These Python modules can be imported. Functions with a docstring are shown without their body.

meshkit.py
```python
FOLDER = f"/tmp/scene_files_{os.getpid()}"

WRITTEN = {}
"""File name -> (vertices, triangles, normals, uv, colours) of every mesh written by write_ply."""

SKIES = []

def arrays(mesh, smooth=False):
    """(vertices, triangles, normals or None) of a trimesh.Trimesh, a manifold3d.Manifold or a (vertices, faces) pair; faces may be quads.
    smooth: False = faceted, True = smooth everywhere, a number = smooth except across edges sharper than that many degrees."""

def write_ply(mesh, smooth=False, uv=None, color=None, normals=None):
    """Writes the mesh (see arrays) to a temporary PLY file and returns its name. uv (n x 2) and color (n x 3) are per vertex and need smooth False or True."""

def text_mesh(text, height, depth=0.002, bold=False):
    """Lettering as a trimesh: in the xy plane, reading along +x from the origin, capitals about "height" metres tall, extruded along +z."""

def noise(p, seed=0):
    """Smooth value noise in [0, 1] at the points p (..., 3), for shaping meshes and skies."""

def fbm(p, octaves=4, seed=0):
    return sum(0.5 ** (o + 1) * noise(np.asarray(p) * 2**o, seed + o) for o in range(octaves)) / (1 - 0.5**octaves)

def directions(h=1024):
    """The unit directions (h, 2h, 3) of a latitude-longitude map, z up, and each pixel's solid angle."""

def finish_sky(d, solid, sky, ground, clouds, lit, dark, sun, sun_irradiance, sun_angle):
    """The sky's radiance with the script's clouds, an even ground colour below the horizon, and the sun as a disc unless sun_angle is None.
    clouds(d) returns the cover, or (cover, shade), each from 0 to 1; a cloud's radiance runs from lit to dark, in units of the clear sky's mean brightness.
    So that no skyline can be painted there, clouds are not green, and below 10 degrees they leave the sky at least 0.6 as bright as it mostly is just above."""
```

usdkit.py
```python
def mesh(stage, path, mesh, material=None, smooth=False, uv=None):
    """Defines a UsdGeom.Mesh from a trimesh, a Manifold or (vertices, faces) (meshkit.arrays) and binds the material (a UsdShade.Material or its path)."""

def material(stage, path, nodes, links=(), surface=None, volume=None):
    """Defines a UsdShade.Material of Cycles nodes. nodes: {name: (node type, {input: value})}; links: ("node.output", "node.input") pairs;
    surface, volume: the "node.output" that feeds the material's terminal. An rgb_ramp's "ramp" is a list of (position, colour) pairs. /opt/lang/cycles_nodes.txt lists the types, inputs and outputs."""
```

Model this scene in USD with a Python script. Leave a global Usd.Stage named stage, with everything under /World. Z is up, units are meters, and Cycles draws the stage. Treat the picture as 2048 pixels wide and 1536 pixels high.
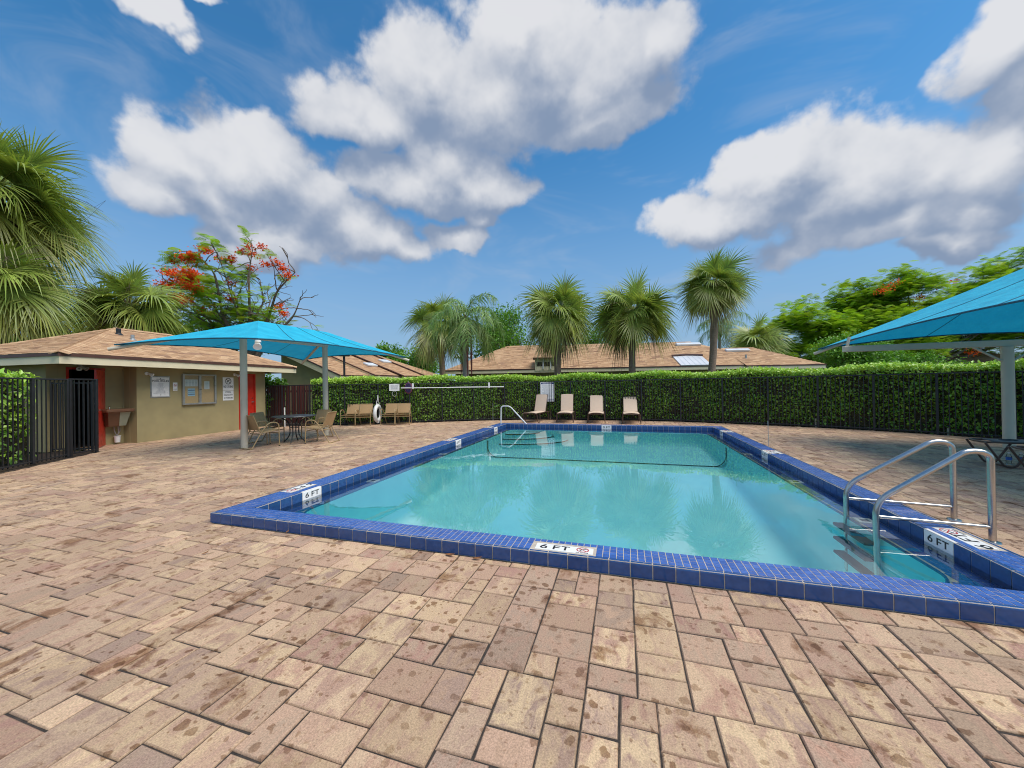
import math
import random
import numpy as np
import trimesh
import usdkit
import meshkit
from pxr import Gf, Sdf, Usd, UsdGeom, UsdLux, UsdShade, Vt

stage = Usd.Stage.CreateInMemory()
UsdGeom.SetStageUpAxis(stage, "Z")
UsdGeom.SetStageMetersPerUnit(stage, 1.0)
UsdGeom.Xform.Define(stage, "/World")
UsdGeom.Scope.Define(stage, "/World/Looks")
rng = np.random.default_rng(11)
random.seed(5)

# ------------------------------------------------------------------ camera, sky, sun, exposure
F_PX, YAW, PITCH, ROLL, EYE = 735.93, 0.2956, 0.0054, -0.0156, np.array([0.0, 0.0, 1.43])
EXPOSURE = 1.2
SUN_EL, SUN_AZ = math.radians(60), math.radians(100)        # azimuth from +y towards +x
SUN_POWER, SUN_SOFT, SKY_POWER = 0.40, 48.0, 0.092

fw = np.array([-math.sin(YAW) * math.cos(PITCH), math.cos(YAW) * math.cos(PITCH), math.sin(PITCH)])
_r = np.array([math.cos(YAW), math.sin(YAW), 0.0])
_u = np.cross(_r, fw)
RT, UP = math.cos(ROLL) * _r + math.sin(ROLL) * _u, -math.sin(ROLL) * _r + math.cos(ROLL) * _u
cam = UsdGeom.Camera.Define(stage, "/World/camera")
cam.CreateHorizontalApertureAttr(36.0)
cam.CreateFocalLengthAttr(36.0 * F_PX / 2048)
cam.CreateClippingRangeAttr(Gf.Vec2f(0.05, 5000))
cam.CreateExposureAttr(EXPOSURE)
cam.AddTransformOp().Set(Gf.Matrix4d(*RT, 0, *UP, 0, *(-fw), 0, *EYE, 1))

sun_dir = np.array([math.sin(SUN_AZ) * math.cos(SUN_EL), math.cos(SUN_AZ) * math.cos(SUN_EL), math.sin(SUN_EL)])
sun = UsdLux.DistantLight.Define(stage, "/World/sun")
sun.CreateIntensityAttr(SUN_POWER)
sun.CreateAngleAttr(SUN_SOFT)
sun.CreateNormalizeAttr(True)
sun.CreateColorAttr(Gf.Vec3f(1.0, 0.92, 0.81))
_x = np.cross([0, 0, 1.0], sun_dir); _x /= np.linalg.norm(_x)
_y = np.cross(sun_dir, _x)
sun.AddTransformOp().Set(Gf.Matrix4d(*_x, 0, *_y, 0, *sun_dir, 0, 0, 0, 0, 1))

# clouds: (azimuth, elevation, half width, half height) in radians of the banks of cumulus standing over the place
CLOUDS = [(-0.371, 0.662, 0.276, 0.109), (-0.192, 0.716, 0.263, 0.099), (-0.061, 0.68, 0.196, 0.096), (-0.245, 0.781, 0.164, 0.052), (-0.504, 0.679, 0.157, 0.088), (-0.631, 0.609, 0.159, 0.065), (-0.037, 0.614, 0.167, 0.053), (-0.714, 0.577, 0.081, 0.038), (0.065, 0.714, 0.079, 0.048), (-1.048, 0.432, 0.073, 0.075), (-0.954, 0.461, 0.122, 0.084), (-0.867, 0.476, 0.116, 0.078), (-0.988, 0.381, 0.151, 0.059), (-0.793, 0.425, 0.15, 0.064), (-0.855, 0.338, 0.204, 0.049), (-0.659, 0.372, 0.156, 0.054), (-1.077, 0.364, 0.053, 0.045), (-0.52, 0.488, 0.211, 0.055), (-0.454, 0.539, 0.145, 0.064), (-0.361, 0.496, 0.119, 0.057), (-0.929, 0.293, 0.106, 0.038), (-0.437, 0.386, 0.095, 0.034), (-0.362, 0.419, 0.045, 0.025), (0.323, 0.435, 0.114, 0.069), (0.256, 0.371, 0.163, 0.059), (0.446, 0.371, 0.14, 0.089), (0.553, 0.353, 0.099, 0.08), (0.629, 0.337, 0.071, 0.086), (0.521, 0.281, 0.201, 0.042), (0.194, 0.373, 0.094, 0.045), (0.613, 0.26, 0.068, 0.042), (0.58, 0.222, 0.074, 0.023), (0.637, 0.51, 0.059, 0.06), (0.655, 0.435, 0.035, 0.042), (0.75, 0.4, 0.131, 0.118), (-1.06, 0.639, 0.059, 0.026), (-1.0, 0.68, 0.044, 0.014), (1.4, 0.5, 0.329, 0.15), (1.75, 0.42, 0.275, 0.107), (2.5, 0.6, 0.384, 0.161), (-1.7, 0.45, 0.329, 0.107), (-2.4, 0.6, 0.329, 0.15), (3.0, 0.35, 0.22, 0.107), (-2.9, 0.4, 0.275, 0.107)]
CLOUD_LIT, CLOUD_DARK = (3.65, 3.68, 3.8), (1.15, 1.5, 2.15)


def sky_material():
    n, l = {}, []
    n["tc"] = ("geometry", {})
    n["sky"] = ("sky_texture", {"sky_type": "single_scattering", "sun_disc": False, "sun_elevation": SUN_EL, "sun_rotation": SUN_AZ, "air_density": 1.0, "aerosol_density": 0.6, "ozone_density": 2.5})
    n["hs"] = ("hsv", {"saturation": 1.12, "value": 0.95})
    n["tint"] = ("mix_color", {"blend_type": "multiply", "fac": 1.0, "b": (0.52, 0.76, 0.82), "use_clamp": False})
    l += [("sky.color", "tint.a"), ("tint.result", "hs.color")]
    n["pos"] = ("vector_math", {"math_type": "normalize"})
    l += [("tc.position", "pos.vector1")]
    n["warp"] = ("noise_texture", {"scale": 5.0, "detail": 5.0, "roughness": 0.55})
    n["fine"] = ("noise_texture", {"scale": 9.0, "detail": 9.0, "roughness": 0.6})
    n["sep"] = ("separate_xyz", {})
    n["az"] = ("math", {"math_type": "arctan2"})
    n["el"] = ("math", {"math_type": "arcsine"})
    n["p"] = ("combine_xyz", {})
    l += [("pos.vector", "sep.vector"), ("sep.x", "az.value1"), ("sep.y", "az.value2"), ("sep.z", "el.value1"), ("az.value", "p.x"), ("el.value", "p.y"), ("pos.vector", "warp.vector"), ("pos.vector", "fine.vector")]
    n["wo"] = ("vector_math", {"math_type": "subtract", "vector2": (0.5, 0.5, 0.5)})
    n["ws"] = ("vector_math", {"math_type": "multiply", "vector2": (0.22, 0.15, 0.0)})
    n["pw"] = ("vector_math", {"math_type": "add"})
    l += [("warp.color", "wo.vector1"), ("wo.vector", "ws.vector1"), ("ws.vector", "pw.vector1"), ("p.vector", "pw.vector2")]

    def field(tag, vec, off, noise, puff):
        """cloud thickness at the direction vec shifted by off: the thickest of the banks plus billows"""
        last = None
        for i, (a, e, ra, re) in enumerate(CLOUDS):
            m, g, k = f"{tag}m{i}", f"{tag}g{i}", f"{tag}k{i}"
            n[m] = ("mapping", {"mapping_type": "point", "scale": (1 / ra, 1 / re, 0), "location": ((off[0] - a) / ra, (off[1] - e) / re, 0)})
            n[g] = ("vector_math", {"math_type": "length"})
            n[k] = ("math", {"math_type": "multiply_add", "value2": -1.0, "value3": 1.0})
            l.extend([(vec, m + ".vector"), (m + ".vector", g + ".vector1"), (g + ".value", k + ".value1")])
            if last is None:
                last = k
            else:
                x = f"{tag}x{i}"
                n[x] = ("math", {"math_type": "smoothmax", "value3": 0.25})
                l.extend([(last + ".value", x + ".value1"), (k + ".value", x + ".value2")])
                last = x
        cl, s, nz = tag + "cl", tag + "s", tag + "nz"
        n[cl] = ("math", {"math_type": "maximum", "value2": -1.0})
        n[nz] = ("math", {"math_type": "multiply_add", "value2": 1.0, "value3": -0.30})
        n[tag + "pf"] = ("math", {"math_type": "multiply_add", "value2": -0.9})
        n[s] = ("math", {"math_type": "add"})
        l.extend([(last + ".value", cl + ".value1"), (noise, nz + ".value1"), (cl + ".value", s + ".value1"), (puff, tag + "pf.value1"), (nz + ".value", tag + "pf.value3"), (tag + "pf.value", s + ".value2")])
        return s + ".value"

    n["puff"] = ("voronoi_texture", {"feature": "f1", "scale": 13.0, "detail": 2.0, "roughness": 0.5, "use_normalize": True})
    n["puffb"] = ("voronoi_texture", {"feature": "f1", "scale": 13.0, "detail": 2.0, "roughness": 0.5, "use_normalize": True})
    n["pj"] = ("vector_math", {"math_type": "multiply", "vector2": (0.10, 0.10, 0.10)})
    n["pv"] = ("vector_math", {"math_type": "add"})
    l += [("wo.vector", "pj.vector1"), ("pj.vector", "pv.vector1"), ("pos.vector", "pv.vector2"), ("pv.vector", "puff.vector")]
    d0 = field("a", "pw.vector", (0, 0), "fine.fac", "puff.distance")
    # the same thickness a little way towards the light: the difference lights the billows
    n["posb"] = ("vector_math", {"math_type": "add", "vector2": (-0.012, 0.0, 0.035)})
    n["pvb"] = ("vector_math", {"math_type": "add", "vector2": (-0.010, 0.0, 0.026)})
    n["fineb"] = ("noise_texture", {"scale": 9.0, "detail": 6.0, "roughness": 0.55})
    l += [("pos.vector", "posb.vector1"), ("posb.vector", "fineb.vector"), ("pv.vector", "pvb.vector1"), ("pvb.vector", "puffb.vector")]
    d1 = field("b", "pw.vector", (-0.02, 0.075), "fineb.fac", "puffb.distance")
    n["cover"] = ("map_range", {"range_type": "smoothstep", "from_min": -0.32, "from_max": 0.06, "to_min": 0.0, "to_max": 0.96, "clamp": True})
    n["diff"] = ("math", {"math_type": "subtract"})
    n["lit"] = ("map_range", {"range_type": "smoothstep", "from_min": -0.66, "from_max": 1.05, "to_min": 0.0, "to_max": 1.0, "clamp": True})
    n["ccol"] = ("mix_color", {"a": CLOUD_DARK, "b": CLOUD_LIT, "use_clamp": False})
    n["out"] = ("mix_color", {"use_clamp": False})
    # thin milky haze low over the horizon
    n["hz"] = ("map_range", {"range_type": "smoothstep", "from_min": 0.0, "from_max": 0.60, "to_min": 0.85, "to_max": 0.0, "clamp": True})
    n["hmix"] = ("mix_color", {"b": (1.35, 1.95, 2.9), "use_clamp": False})
    # thin veils of high cloud
    n["vm"] = ("mapping", {"scale": (1.0, 1.6, 3.2), "rotation": (0.0, 0.0, 0.5)})
    n["vn"] = ("noise_texture", {"scale": 2.6, "detail": 6.0, "roughness": 0.58, "distortion": 1.2})
    n["vr"] = ("map_range", {"range_type": "smoothstep", "from_min": 0.46, "from_max": 0.78, "to_min": 0.0, "to_max": 0.26, "clamp": True})
    n["veil"] = ("mix_color", {"b": (2.3, 2.6, 3.1), "use_clamp": False})
    l += [("pos.vector", "vm.vector"), ("vm.vector", "vn.vector"), ("vn.fac", "vr.value"), ("vr.result", "veil.fac"), ("hmix.result", "veil.a")]
    n["bg"] = ("background_shader", {"strength": SKY_POWER})
    l += [("el.value", "hz.value"), ("hz.result", "hmix.fac"), ("hs.color", "hmix.a"), (d0, "cover.value"), (d0, "diff.value1"), (d1, "diff.value2"), ("diff.value", "lit.value"), ("lit.result", "ccol.fac"),
          ("cover.result", "out.fac"), ("veil.result", "out.a"), ("ccol.result", "out.b"), ("out.result", "bg.color")]
    return usdkit.material(stage, "/World/Looks/sky", n, l, surface="bg.background")


dome = UsdLux.DomeLight.Define(stage, "/World/sky")
dome.GetPrim().SetCustomDataByKey("kind", "structure")
UsdShade.MaterialBindingAPI.Apply(dome.GetPrim()).Bind(sky_material())

# ------------------------------------------------------------------ helpers: places, meshes, prims, materials


def ray(px, py):
    return fw + (px - 1024) / F_PX * RT - (py - 768) / F_PX * UP


def G(px, py, z=0.0):
    """the point of the level z that the photograph shows at that pixel"""
    d = ray(px, py)
    return EYE + d * (z - EYE[2]) / d[2]


def D(px, py, dep):
    return EYE + ray(px, py) * dep


def on_plane(px, py, p0, nrm):
    d = ray(px, py)
    return EYE + d * (np.dot(np.asarray(p0) - EYE, nrm) / np.dot(d, nrm))


def project(p):
    q = np.asarray(p, float) - EYE
    z = q @ fw
    z = np.where(np.abs(z) < 1e-6, 1e-6, z)
    return 1024 + F_PX * (q @ RT) / z, 768 - F_PX * (q @ UP) / z, z


def cat(parts):
    vs, fs, n = [], [], 0
    for v, f in parts:
        v, f = np.asarray(v, float), np.asarray(f, int)
        if f.shape[1] == 4:
            f = np.vstack([f[:, [0, 1, 2]], f[:, [0, 2, 3]]])
        vs.append(v); fs.append(f + n); n += len(v)
    return np.vstack(vs), np.vstack(fs)


BOXF = np.array([[0, 2, 3, 1], [4, 5, 7, 6], [0, 1, 5, 4], [2, 6, 7, 3], [0, 4, 6, 2], [1, 3, 7, 5]])


def box(lo, hi):
    lo, hi = np.asarray(lo, float), np.asarray(hi, float)
    v = np.array([[(lo, hi)[i][0], (lo, hi)[j][1], (lo, hi)[k][2]] for k in (0, 1) for j in (0, 1) for i in (0, 1)])
    f = np.array([[0, 2, 3, 1], [4, 5, 7, 6], [0, 1, 5, 4], [2, 6, 7, 3], [0, 4, 6, 2], [1, 3, 7, 5]])
    return v, np.vstack([f[:, [0, 1, 2]], f[:, [0, 2, 3]]])


def cbox(c, s, ch=0.004):
    """a box with chamfered edges: the hull of three slightly different boxes"""
    c, s = np.asarray(c, float), np.asarray(s, float) / 2
    ch = min(ch, *(s * 0.8))
    p = []
    for a in range(3):
        q = s - ch
        q[a] = s[a]
        p += [c + q * np.array(k) for k in np.ndindex(2, 2, 2) for k in [np.array(k) * 2 - 1]]
    h = trimesh.convex.convex_hull(np.array(p))
    return np.array(h.vertices), np.array(h.faces)


def xform(mesh, o=(0, 0, 0), X=(1, 0, 0), Y=(0, 1, 0), Z=None):
    v, f = mesh
    X, Y = np.asarray(X, float), np.asarray(Y, float)
    Z = np.cross(X, Y) if Z is None else np.asarray(Z, float)
    return np.asarray(o, float) + v[:, :1] * X + v[:, 1:2] * Y + v[:, 2:3] * Z, f


def rotz(mesh, a, o=(0, 0, 0)):
    return xform(mesh, o, (math.cos(a), math.sin(a), 0), (-math.sin(a), math.cos(a), 0))


def unit(v):
    v = np.asarray(v, float)
    return v / max(np.linalg.norm(v), 1e-12)


def fillet(pts, r, k=5):
    pts = [np.asarray(p, float) for p in pts]
    out = [pts[0]]
    for a, b, c in zip(pts, pts[1:], pts[2:]):
        d1, d2 = a - b, c - b
        t = min(r, np.linalg.norm(d1) * 0.48, np.linalg.norm(d2) * 0.48)
        p, q = b + unit(d1) * t, b + unit(d2) * t
        for s in np.linspace(0, 1, k):
            out.append((1 - s) ** 2 * p + 2 * s * (1 - s) * b + s * s * q)
    out.append(pts[-1])
    return np.array(out)


def tube(pts, r, n=8, closed=False, flat=1.0):
    pts = np.asarray(pts, float)
    m = len(pts)
    r = np.broadcast_to(np.asarray(r, float), (m,))
    if closed:
        t = np.roll(pts, -1, 0) - np.roll(pts, 1, 0)
    else:
        t = np.gradient(pts, axis=0)
    t = t / np.maximum(np.linalg.norm(t, axis=1, keepdims=True), 1e-9)
    ref = np.array([0, 0, 1.0]) if abs(t[0][2]) < 0.9 else np.array([1.0, 0, 0])
    u = unit(np.cross(ref, t[0]))
    a = np.arange(n) / n * 2 * math.pi
    rings = []
    for i in range(m):
        u = unit(u - t[i] * np.dot(u, t[i]))
        w = np.cross(t[i], u)
        rings.append(pts[i] + r[i] * (np.cos(a)[:, None] * u + flat * np.sin(a)[:, None] * w))
    v = np.vstack(rings)
    f = []
    for i in range(m if closed else m - 1):
        j = (i + 1) % m
        for k in range(n):
            k2 = (k + 1) % n
            f += [[i * n + k, i * n + k2, j * n + k2], [i * n + k, j * n + k2, j * n + k]]
    if not closed:
        v = np.vstack([v, pts[:1], pts[-1:]])
        for k in range(n):
            k2 = (k + 1) % n
            f += [[m * n, k2, k], [m * n + 1, (m - 1) * n + k, (m - 1) * n + k2]]
    return v, np.array(f)


def revolve(profile, n=24, o=(0, 0, 0)):
    pr = np.asarray(profile, float)
    a = np.arange(n) / n * 2 * math.pi
    v = np.stack([np.outer(np.cos(a), pr[:, 0]), np.outer(np.sin(a), pr[:, 0]), np.tile(pr[:, 1], (n, 1))], -1).reshape(-1, 3) + np.asarray(o, float)
    m, f = len(pr), []
    for i in range(n):
        j = (i + 1) % n
        for k in range(m - 1):
            f += [[i * m + k, j * m + k, j * m + k + 1], [i * m + k, j * m + k + 1, i * m + k + 1]]
    return v, np.array(f)


def prism(poly, z0, z1):
    """a polygon of the xy plane between two levels"""
    from shapely.geometry import Polygon
    m = trimesh.creation.extrude_polygon(poly if hasattr(poly, "exterior") else Polygon(poly), z1 - z0, engine="earcut")
    return np.array(m.vertices) + [0, 0, z0], np.array(m.faces)


def text(s, h, depth=0.002, bold=True, center=True, fit=None):
    """lettering h tall; condensed to the width fit if it would be wider"""
    m = meshkit.text_mesh(s, h, depth, bold)
    v = np.array(m.vertices)
    if fit:
        v[:, 0] *= min(1.0, fit / (v[:, 0].max() - v[:, 0].min()))
    if center:
        v[:, 0] -= (v[:, 0].min() + v[:, 0].max()) / 2
    return v, np.array(m.faces)


COUNT, MATS = {}, {}


def unique(parent, name):
    k = (parent, name)
    i = COUNT.get(k, 0)
    COUNT[k] = i + 1
    return f"{parent}/{name}" + (f"_{i:03d}" if i else "")


def emit(path, mesh, mat, tone=None, smooth=False):
    m = usdkit.mesh(stage, path, (np.asarray(mesh[0]), np.asarray(mesh[1])), mat, smooth)
    if tone is not None:
        UsdGeom.PrimvarsAPI(m).CreatePrimvar("tone", Sdf.ValueTypeNames.Color3fArray, "vertex").Set(Vt.Vec3fArray.FromNumpy(np.asarray(tone, np.float32)))
    return m.GetPrim()


def data(prim, **kw):
    for k, v in kw.items():
        if v:
            prim.SetCustomDataByKey(k, v)


def part(parent, name, mesh, mat, smooth=False, tone=None, label=None, kind=None):
    """a part of a thing (or a sub-part of a part); returns its path"""
    parent = parent.path if isinstance(parent, Thing) else parent
    p = unique(parent, name)
    data(emit(p, mesh, mat, tone, smooth), label=label, kind=kind)
    return p


def solo(name, mesh, mat, label=None, category=None, group=None, kind=None, smooth=False, tone=None):
    p = unique("/World", name)
    data(emit(p, mesh, mat, tone, smooth), label=label, category=category, group=group, kind=kind)
    return p


class Thing:
    def __init__(self, name, label=None, category=None, loc=(0, 0, 0), rz=0.0, group=None, kind=None, like=None):
        self.name, self.cat, self.group = name, category, group
        self.path = unique("/World", name)
        x = UsdGeom.Xform.Define(stage, self.path)
        x.AddTranslateOp().Set(Gf.Vec3d(*map(float, loc)))
        x.AddRotateZOp().Set(math.degrees(rz))
        data(x.GetPrim(), label=label, category=category, group=group, kind=kind)
        if like is not None:
            x.GetPrim().GetReferences().AddInternalReference(like.path)
            x.GetPrim().SetInstanceable(True)

    def copy(self, label, loc, rz=0.0, group=None):
        return Thing(self.name, label, self.cat, loc, rz, group or self.group, like=self)


def material(name, nodes, links, surface):
    MATS[name] = usdkit.material(stage, "/World/Looks/" + name, nodes, links, surface=surface)
    return MATS[name]


def plain(name, col, rough=0.6, var=0.12, scale=5.0, bump=0.0, bscale=60.0, metal=0.0, spec=0.5, coat=0.0, rvar=0.1, streak=None):
    """paint, metal, plastic, cloth: a base colour with a little grain, uneven gloss and fine relief"""
    c = np.array(col, float)
    n = {"g": ("geometry", {}), "n": ("noise_texture", {"scale": scale, "detail": 6.0, "roughness": 0.6}),
         "r": ("rgb_ramp", {"ramp": [(0.3, tuple(c * (1 - var))), (0.7, tuple(np.minimum(c * (1 + var), 1)))]}),
         "rr": ("map_range", {"from_min": 0.3, "from_max": 0.7, "to_min": max(rough - rvar, 0.02), "to_max": min(rough + rvar, 1), "clamp": True}),
         "p": ("principled_bsdf", {"metallic": metal, "specular_ior_level": spec, "coat_weight": coat})}
    l = [("g.position", "n.vector"), ("n.fac", "r.fac"), ("r.color", "p.base_color"), ("n.fac", "rr.value"), ("rr.result", "p.roughness")]
    if streak:
        n["mp"] = ("mapping", {"scale": streak})
        l[0] = ("mp.vector", "n.vector")
        l.append(("g.position", "mp.vector"))
    if bump:
        n["bn"] = ("noise_texture", {"scale": bscale, "detail": 4.0, "roughness": 0.6})
        n["b"] = ("bump", {"strength": 1.0, "distance": bump})
        l += [("g.position", "bn.vector"), ("bn.fac", "b.height"), ("b.normal", "p.normal")]
    return material(name, n, l, "p.BSDF")


def leafy(name, young, old, trans=0.3, rough=0.45, spec=0.4):
    """leaves: tone.r runs from the young to the old colour, tone.g from dark to light"""
    n = {"a": ("attribute", {"attribute": "tone"}), "s": ("separate_color", {}), "m": ("mix_color", {"a": young, "b": old}),
         "v": ("math", {"math_type": "multiply_add", "value2": 0.9, "value3": 0.55}), "x": ("vector_math", {"math_type": "scale"}),
         "p": ("principled_bsdf", {"roughness": rough, "specular_ior_level": spec}), "t": ("translucent_bsdf", {}),
         "y": ("mix_color", {"blend_type": "multiply", "fac": 1.0, "b": (1.0, 1.0, 0.55)}), "mx": ("mix_closure", {"fac": trans})}
    l = [("a.color", "s.color"), ("s.r", "m.fac"), ("s.g", "v.value1"), ("m.result", "x.vector1"), ("v.value", "x.scale"), ("x.vector", "p.base_color"), ("x.vector", "y.a"), ("y.result", "t.color"),
         ("p.BSDF", "mx.closure1"), ("t.BSDF", "mx.closure2")]
    return material(name, n, l, "mx.closure")


# ------------------------------------------------------------------ materials
plain("pale_ground", (0.22, 0.19, 0.13), 0.9, 0.3, 0.8, 0.01, 30)
plain("lawn", (0.055, 0.085, 0.02), 0.9, 0.4, 1.5, 0.02, 50)
plain("mulch", (0.055, 0.035, 0.022), 0.9, 0.5, 14, 0.03, 45)
plain("joint_sand", (0.045, 0.035, 0.028), 0.95, 0.5, 20, 0.004, 150)
plain("grout", (0.52, 0.45, 0.36), 0.85, 0.2, 30, 0.001, 200)
plain("marker_white", (0.84, 0.83, 0.80), 0.35, 0.05, 12)
plain("ink_black", (0.015, 0.015, 0.016), 0.5, 0.1, 10)
plain("ink_red", (0.45, 0.04, 0.04), 0.5, 0.1, 10)
plain("ink_blue", (0.02, 0.03, 0.14), 0.5, 0.1, 10)
plain("ink_grey", (0.30, 0.31, 0.33), 0.6, 0.1, 10)
plain("stainless", (0.55, 0.53, 0.50), 0.24, 0.05, 4, metal=1.0, rvar=0.05)
plain("pool_step_dark", (0.015, 0.03, 0.045), 0.5, 0.1)
plain("black_iron", (0.018, 0.018, 0.020), 0.42, 0.2, 9)
plain("olive_stucco", (0.36, 0.295, 0.145), 0.88, 0.12, 1.8, 0.004, 110)
plain("olive_stucco_pale", (0.32, 0.28, 0.15), 0.88, 0.07, 1.4, 0.004, 110)
plain("cream_paint", (0.78, 0.68, 0.46), 0.6, 0.06, 2.0)
plain("brown_trim", (0.10, 0.045, 0.032), 0.5, 0.15, 4)
plain("red_paint", (0.52, 0.028, 0.014), 0.35, 0.08, 4)
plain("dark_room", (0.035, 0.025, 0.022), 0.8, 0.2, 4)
plain("white_metal", (0.74, 0.74, 0.72), 0.35, 0.05, 6)
plain("grey_metal", (0.42, 0.43, 0.42), 0.38, 0.08, 6, metal=0.6)
plain("post_paint", (0.56, 0.51, 0.40), 0.45, 0.06, 3)
plain("tan_tube", (0.36, 0.25, 0.12), 0.38, 0.08, 8)
plain("brown_tube", (0.085, 0.05, 0.036), 0.4, 0.1, 8)
plain("tan_sling", (0.42, 0.27, 0.13), 0.75, 0.08, 40, 0.002, 260)
plain("pink_sling", (0.66, 0.50, 0.37), 0.75, 0.07, 40, 0.002, 260)
plain("dark_mesh", (0.085, 0.085, 0.09), 0.5, 0.15, 30, 0.002, 300)
plain("table_dark", (0.05, 0.055, 0.055), 0.25, 0.15, 8)
plain("cork", (0.55, 0.37, 0.20), 0.9, 0.08, 30)
plain("paper", (0.78, 0.78, 0.76), 0.8, 0.05, 10)
plain("paper_blue", (0.35, 0.52, 0.62), 0.8, 0.05, 10)
plain("board_red", (0.13, 0.035, 0.028), 0.7, 0.3, 3, 0.002, 40, streak=(8, 8, 0.6))
plain("fountain_brown", (0.16, 0.075, 0.04), 0.4, 0.15, 6)
plain("fountain_green", (0.36, 0.38, 0.27), 0.45, 0.08, 6)
plain("louver_grey", (0.16, 0.17, 0.15), 0.5, 0.1, 6)
plain("palm_bark", (0.30, 0.21, 0.15), 0.9, 0.35, 12, 0.03, 22, streak=(1, 1, 4))
plain("palm_bark_grey", (0.34, 0.30, 0.26), 0.9, 0.3, 12, 0.02, 22, streak=(1, 1, 6))
plain("boot_brown", (0.14, 0.08, 0.045), 0.85, 0.4, 12, 0.03, 30)
plain("tree_bark", (0.17, 0.13, 0.10), 0.9, 0.35, 6, 0.03, 20)
plain("hedge_core", (0.060, 0.052, 0.022), 0.95, 0.6, 9, 0.06, 16)
plain("twig", (0.11, 0.075, 0.05), 0.9, 0.4, 8)
plain("water_label", (0.03, 0.13, 0.45), 0.4, 0.1, 8)
plain("rope_white", (0.62, 0.62, 0.60), 0.8, 0.1, 60)
plain("net_blue", (0.05, 0.03, 0.12), 0.8, 0.3, 40)
plain("net_rim", (0.36, 0.08, 0.12), 0.5, 0.2, 20)
plain("panel_white", (0.60, 0.62, 0.66), 0.5, 0.06, 1.2)
plain("skylight", (0.70, 0.74, 0.78), 0.3, 0.05, 2)
plain("seam_dark", (0.01, 0.10, 0.16), 0.7, 0.1)
plain("dry_leaf", (0.22, 0.09, 0.03), 0.7, 0.3, 30)
leafy("hedge_leaf", (0.42, 0.60, 0.07), (0.20, 0.44, 0.065), 0.32, 0.32, 0.8)
leafy("sabal_leaf", (0.27, 0.38, 0.07), (0.60, 0.48, 0.14), 0.28, 0.36, 0.7)
leafy("queen_leaf", (0.20, 0.36, 0.09), (0.30, 0.22, 0.06), 0.25, 0.42, 0.5)
leafy("poinciana_leaf", (0.31, 0.54, 0.035), (0.48, 0.52, 0.05), 0.40, 0.5, 0.35)
leafy("broad_leaf", (0.20, 0.42, 0.035), (0.10, 0.25, 0.03), 0.3, 0.4, 0.45)
leafy("flower_red", (0.80, 0.05, 0.015), (0.85, 0.19, 0.03), 0.35, 0.6, 0.2)
leafy("dry_frond", (0.20, 0.12, 0.06), (0.28, 0.20, 0.12), 0.2, 0.7, 0.2)


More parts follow.
